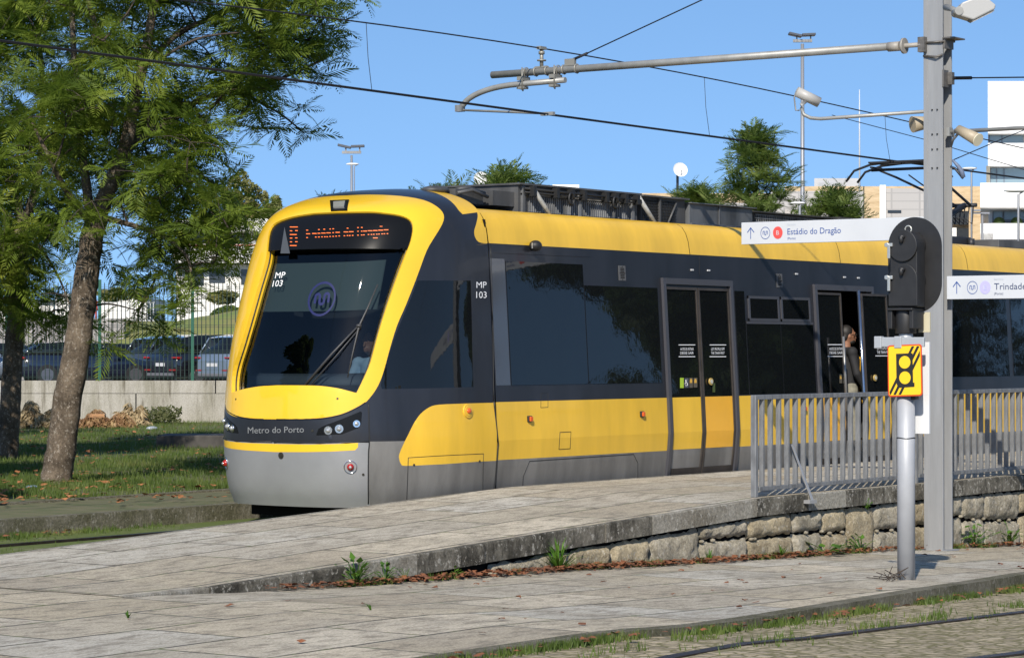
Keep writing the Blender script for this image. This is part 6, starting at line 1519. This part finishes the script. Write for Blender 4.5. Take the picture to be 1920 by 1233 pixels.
def weed(label, loc, kind, s_, n, seed):
    r = random.Random(seed); b = MB(); L0 = Vector(loc)
    for k in range(n):
        a = r.uniform(0, 6.28); el = r.uniform(.5, 1.4) if kind != 'broad' else r.uniform(.1, .7); d = Vector((math.cos(a)*math.cos(el), math.sin(a)*math.cos(el), math.sin(el))); sd = d.cross(Vector((0, 0, 1))).normalized()
        if kind == 'tuft':
            L = s_ * r.uniform(.5, 1); w_ = .006; m_ = L0 + d*L*.6; e = m_ + d*L*.3 + Vector((d.x, d.y, -.5)) * L*.25; b.add([L0 - sd*w_, L0 + sd*w_, m_ + sd*w_, m_ - sd*w_, e], [(0,1,2,3), (3,2,4)])
        else:
            L = s_ * r.uniform(.4, 1); c = L0 + d*L; lw = s_ * r.uniform(.12, .24) * (1.5 if kind == 'broad' else 1); f = Vector((d.x, d.y, r.uniform(-.2, .4))).normalized(); u = f.cross(Vector((0,0,1))).normalized()
            b.tube([L0, L0 + d*L*.5 + Vector((0,0,.02)), c], .003, 4, caps=False); b.add([c - f*lw*.3, c + u*lw*.55 + f*lw*.4, c + f*lw*1.5, c - u*lw*.55 + f*lw*.4], [(0,1,2,3)])
    o = b.build('weed_plant', M_weed, fix=False); tag(o, label, 'weed', 'weeds at the wall foot'); return o
def wl(px, py, y=-3.42): p = on(px, py, 1, y); return (p.x, y, zl(p.x))
weed('tall grass tuft at the wall foot below the middle of the tram', wl(1048, 1062), 'tuft', .42, 70, 1)
weed('leafy green weed among leaves, leftmost along the coping', wl(668, 1090), 'leaf', .24, 34, 2); weed('small leafy weed right of the leftmost one by the coping', wl(722, 1088), 'leaf', .16, 22, 3)
weed('tiny two leaved seedling against the pale coping stone', wl(760, 1076), 'leaf', .13, 6, 4); weed('small round leaved weed at the start of the rubble wall', wl(852, 1072), 'leaf', .12, 8, 5)
weed('bright broad leaved weed at the wall foot below the railing brace', wl(1548, 1030), 'broad', .28, 16, 6); weed('thin grassy weed left of the round silver post', wl(1615, 1026), 'leaf', .2, 22, 7)
weed('weed at the wall foot just right of the mast', wl(1826, 1015, -3.36), 'leaf', .3, 26, 8); weed('low grassy weed at the wall foot under the start of railing', wl(1465, 1036), 'tuft', .22, 30, 9)
weed('weed clump in the wall foot at the right edge', wl(1895, 1012, -3.36), 'leaf', .26, 24, 10); weed('grass tuft left below the start of the railing', wl(1330, 1046), 'tuft', .18, 24, 12)
p = on(1627, 955, 1, -3.32); b_w = weed('small green sprig growing out of the wall joint below the coping', (p.x, -3.32, p.z), 'leaf', .11, 16, 11)
for (px, py, lab) in ((695, 1143, 'thin grass sprig in a paving joint, nearest the lower left'), (240, 1158, 'thin grass sprig in a paving joint at far left')):
    q = on_fn(px, py, zl); weed(lab, (q.x, q.y, q.z), 'tuft', .08, 9, px)
b = MB(); r = random.Random(5); q = Vector((SX - .28, SY + .02, zl(SX - .3) + .01))
for k in range(14): a = r.uniform(0, 6.28); b.tube([q + Vector((r.uniform(-.18, .18), r.uniform(-.1, .1), 0)), q + Vector((r.uniform(-.2, .2), r.uniform(-.12, .12), r.uniform(.02, .1)))], .004, 4)
tag(b.build('dry_twigs', M_barkd, fix=False), 'small heap of dry twigs at the base of the round silver post', 'twigs')
# dried cut foliage against the wall
M_dry = leafmat('dry_foliage', (.20, .13, .065), (.36, .27, .15), (.48, .38, .22), .2, 6)
M_dry2 = leafmat('dry_brown_foliage', (.14, .07, .035), (.26, .15, .07), (.36, .25, .12), .15, 5)
def heap(label, px, top, bot, hw, Y, n, mt, seed, L=.16):
    a, z0 = pxa(px, Y), .05; H_ = zpx(top, Y) - z0; W_ = hw / F * Y; r = np.random.default_rng(seed)
    u = r.uniform(-1, 1, n); hh = H_ * np.sqrt(np.clip(1 - np.abs(u) ** 2.4, 0, 1)) * r.uniform(.15, 1, n) * (.75 + .25 * np.sin(u * 9 + seed)); dep = r.uniform(-.5, .1, n) * (1.2 - hh / H_)
    base = np.array([CF(a + W_ * uu, Y + dd, z0 + h1) for uu, dd, h1 in zip(u, dep, hh)])
    az = r.uniform(0, 6.283, n); l = L * r.uniform(.6, 1.2, n); dn = r.uniform(.2, 1.1, n)
    d = np.stack([np.cos(az) * .45, np.sin(az) * .45, -dn], 1); d /= np.linalg.norm(d, axis=1)[:, None]; sd = np.cross(d, r.normal(size=(n, 3))); sd /= np.linalg.norm(sd, axis=1)[:, None]
    V = np.stack([base, base + d*l[:, None]*.45 + sd*.022, base + d*l[:, None], base + d*l[:, None]*.45 - sd*.022], 1).reshape(-1, 3); V[:, 2] = np.maximum(V[:, 2], .05)
    tag(np_mesh('dried_plants', V, np.arange(4*n).reshape(-1, 4), mt), label, 'dried plants')
heap('tall pile of dried drooping foliage left of the leaning trunk', 55, 748, 850, 66, 58, 4200, M_dry, 1)
heap('low tangle of brown cut stems right of the leaning trunk', 185, 764, 822, 74, 58.5, 3200, M_dry2, 2)
heap('pale drooping bundle of dried leaves against the concrete wall', 248, 752, 816, 32, 60, 1900, M_dry, 3, .22)
heap('low dry brown weeds along the wall near the cab', 372, 795, 812, 45, 61, 500, M_dry2, 4, .12)
b = MB(); box_cf(b, pxa(166, 56), pxa(196, 56), 56, 56.2, .33, .40); tag(b.build('cut_log', mat('cut_wood', (.42, .22, .10), .8)), 'short orange brown cut log lying in the tangle of stems', 'log')
bush('small grey green weed bush against the concrete wall', 300, 775, 61.5, 14, 22, leafmat('grey_weed', (.06, .07, .03), (.11, .12, .05), (.17, .17, .08)), 900, .05)
b = MB(); box_cf(b, pxa(293, 46), pxa(560, 46), 46, 47.2, .04, zpx(816, 46)); tag(b.build('stone_block', mat('shade_painted_block', (.06, .055, .05), .95, var=.4, vscale=4), bevel=.02), 'low block in the grass beside the cab, painted dark for shade', 'block')  # the block's shaded side is put into its dark colour
b = MB(); q = on(60, 912, 2, .07); b.ell(q, (.09, .06, .02)); tag(b.build('litter', mat('litter_blue', (.25, .35, .5), .5)), 'small crumpled blue and white litter left of the leaning trunk', 'litter')
b = MB(); q = on(285, 803, 2, .07); b.ell(q, (.16, .1, .05)); tag(b.build('plastic_bag', mat('bag_pale', (.35, .38, .42), .4)), 'pale plastic bag lying right of the dried leaf bundle', 'bag')
# ------------------------------------------------------------------ what the windows mirror, beside and behind the photographer
hall = empty('canopy_hall', 'long pale roofed hall with a dark canopy, mirrored in the windows', 'building', (150, -95, -1.6))
b = MB(); b.box((110, -120, -1.6), (230, -93, 3.2)); own(hall, b.build('wall', M_wb))
b = MB(); b.prism([(108, -91, 3.3), (108, -121, 3.3), (108, -106, 6.0)], (124, 0, 0)); own(hall, b.build('roof', mat('hall_roof', (.45, .44, .42), .8)))
b = MB(); b.box((107, -92, 2.3), (232, -90, 3.28)); own(hall, b.build('canopy', mat('canopy_dark', (.05, .05, .05), .7)))
for k, (x, y, H_, R0, lab) in enumerate(((20.6, -16.5, 9, 1.5, 'narrow dark tree mirrored in the cab side window'), (31.2, -17, 9, 3.3, 'broad dark tree mirrored in the middle windows'), (36, -18, 10, 3.4, 'round dark tree mirrored in the doors'), (41, -19, 12, 3.6, 'tall dark tree mirrored in the rear windows'), (50, -21, 12, 4.6, 'furthest dark tree mirrored in the rear windows'))):
    root = empty('shade_tree', lab, 'tree', (x, y, -.9)); b = MB(); b.tube([(x, y, -.95), (x + .2, y, 2.5), (x, y + .2, H_*.6)], [.3, .22, .1], 10); own(root, b.build('trunk', M_barkd))
    cl = []
    for q in range(26):
        a = random.uniform(0, 6.28); f = random.random(); rr_ = R0 * random.uniform(.2, .9); cl.append(((x + rr_*math.cos(a), y + rr_*math.sin(a), 1.6 + (H_ - 3) * f), (R0*.33,)*3))
    leafcloud('crown', cl, 16000, .17, M_leafD, root)

for k, (a, Y, H_, R0, lab) in enumerate(((-10.2, 37, 7.5, 2.2, 'roadside tree standing outside the left edge, shading the lawn'), (-8.6, 31, 6.0, 1.5, 'smaller roadside tree outside the left edge, shading the moss strip'), (-13.0, 47, 8.0, 2.6, 'far roadside tree outside the left edge beyond the lawn'), (-7.4, 25.5, 4.6, 1.1, 'slim young tree outside the left edge beside the tram track'))):
    p = CF(a, Y, .0); root = empty('roadside_tree', lab, 'tree', (p.x, p.y, .04)); b = MB(); b.tube([(p.x, p.y, 0), (p.x + .1, p.y, H_*.4), (p.x, p.y + .1, H_*.7)], [.16, .12, .05], 10); own(root, b.build('trunk', M_barkd)); cl = []
    for q in range(16): an = random.uniform(0, 6.28); f = random.random(); rr_ = R0 * random.uniform(.2, .85); cl.append(((p.x + rr_*math.cos(an), p.y + rr_*math.sin(an), 1.9 + (H_ - 2.4) * f), (R0*.36, R0*.36, .45)))
    leafcloud('crown', cl, 9000, .09, M_leafA, root)
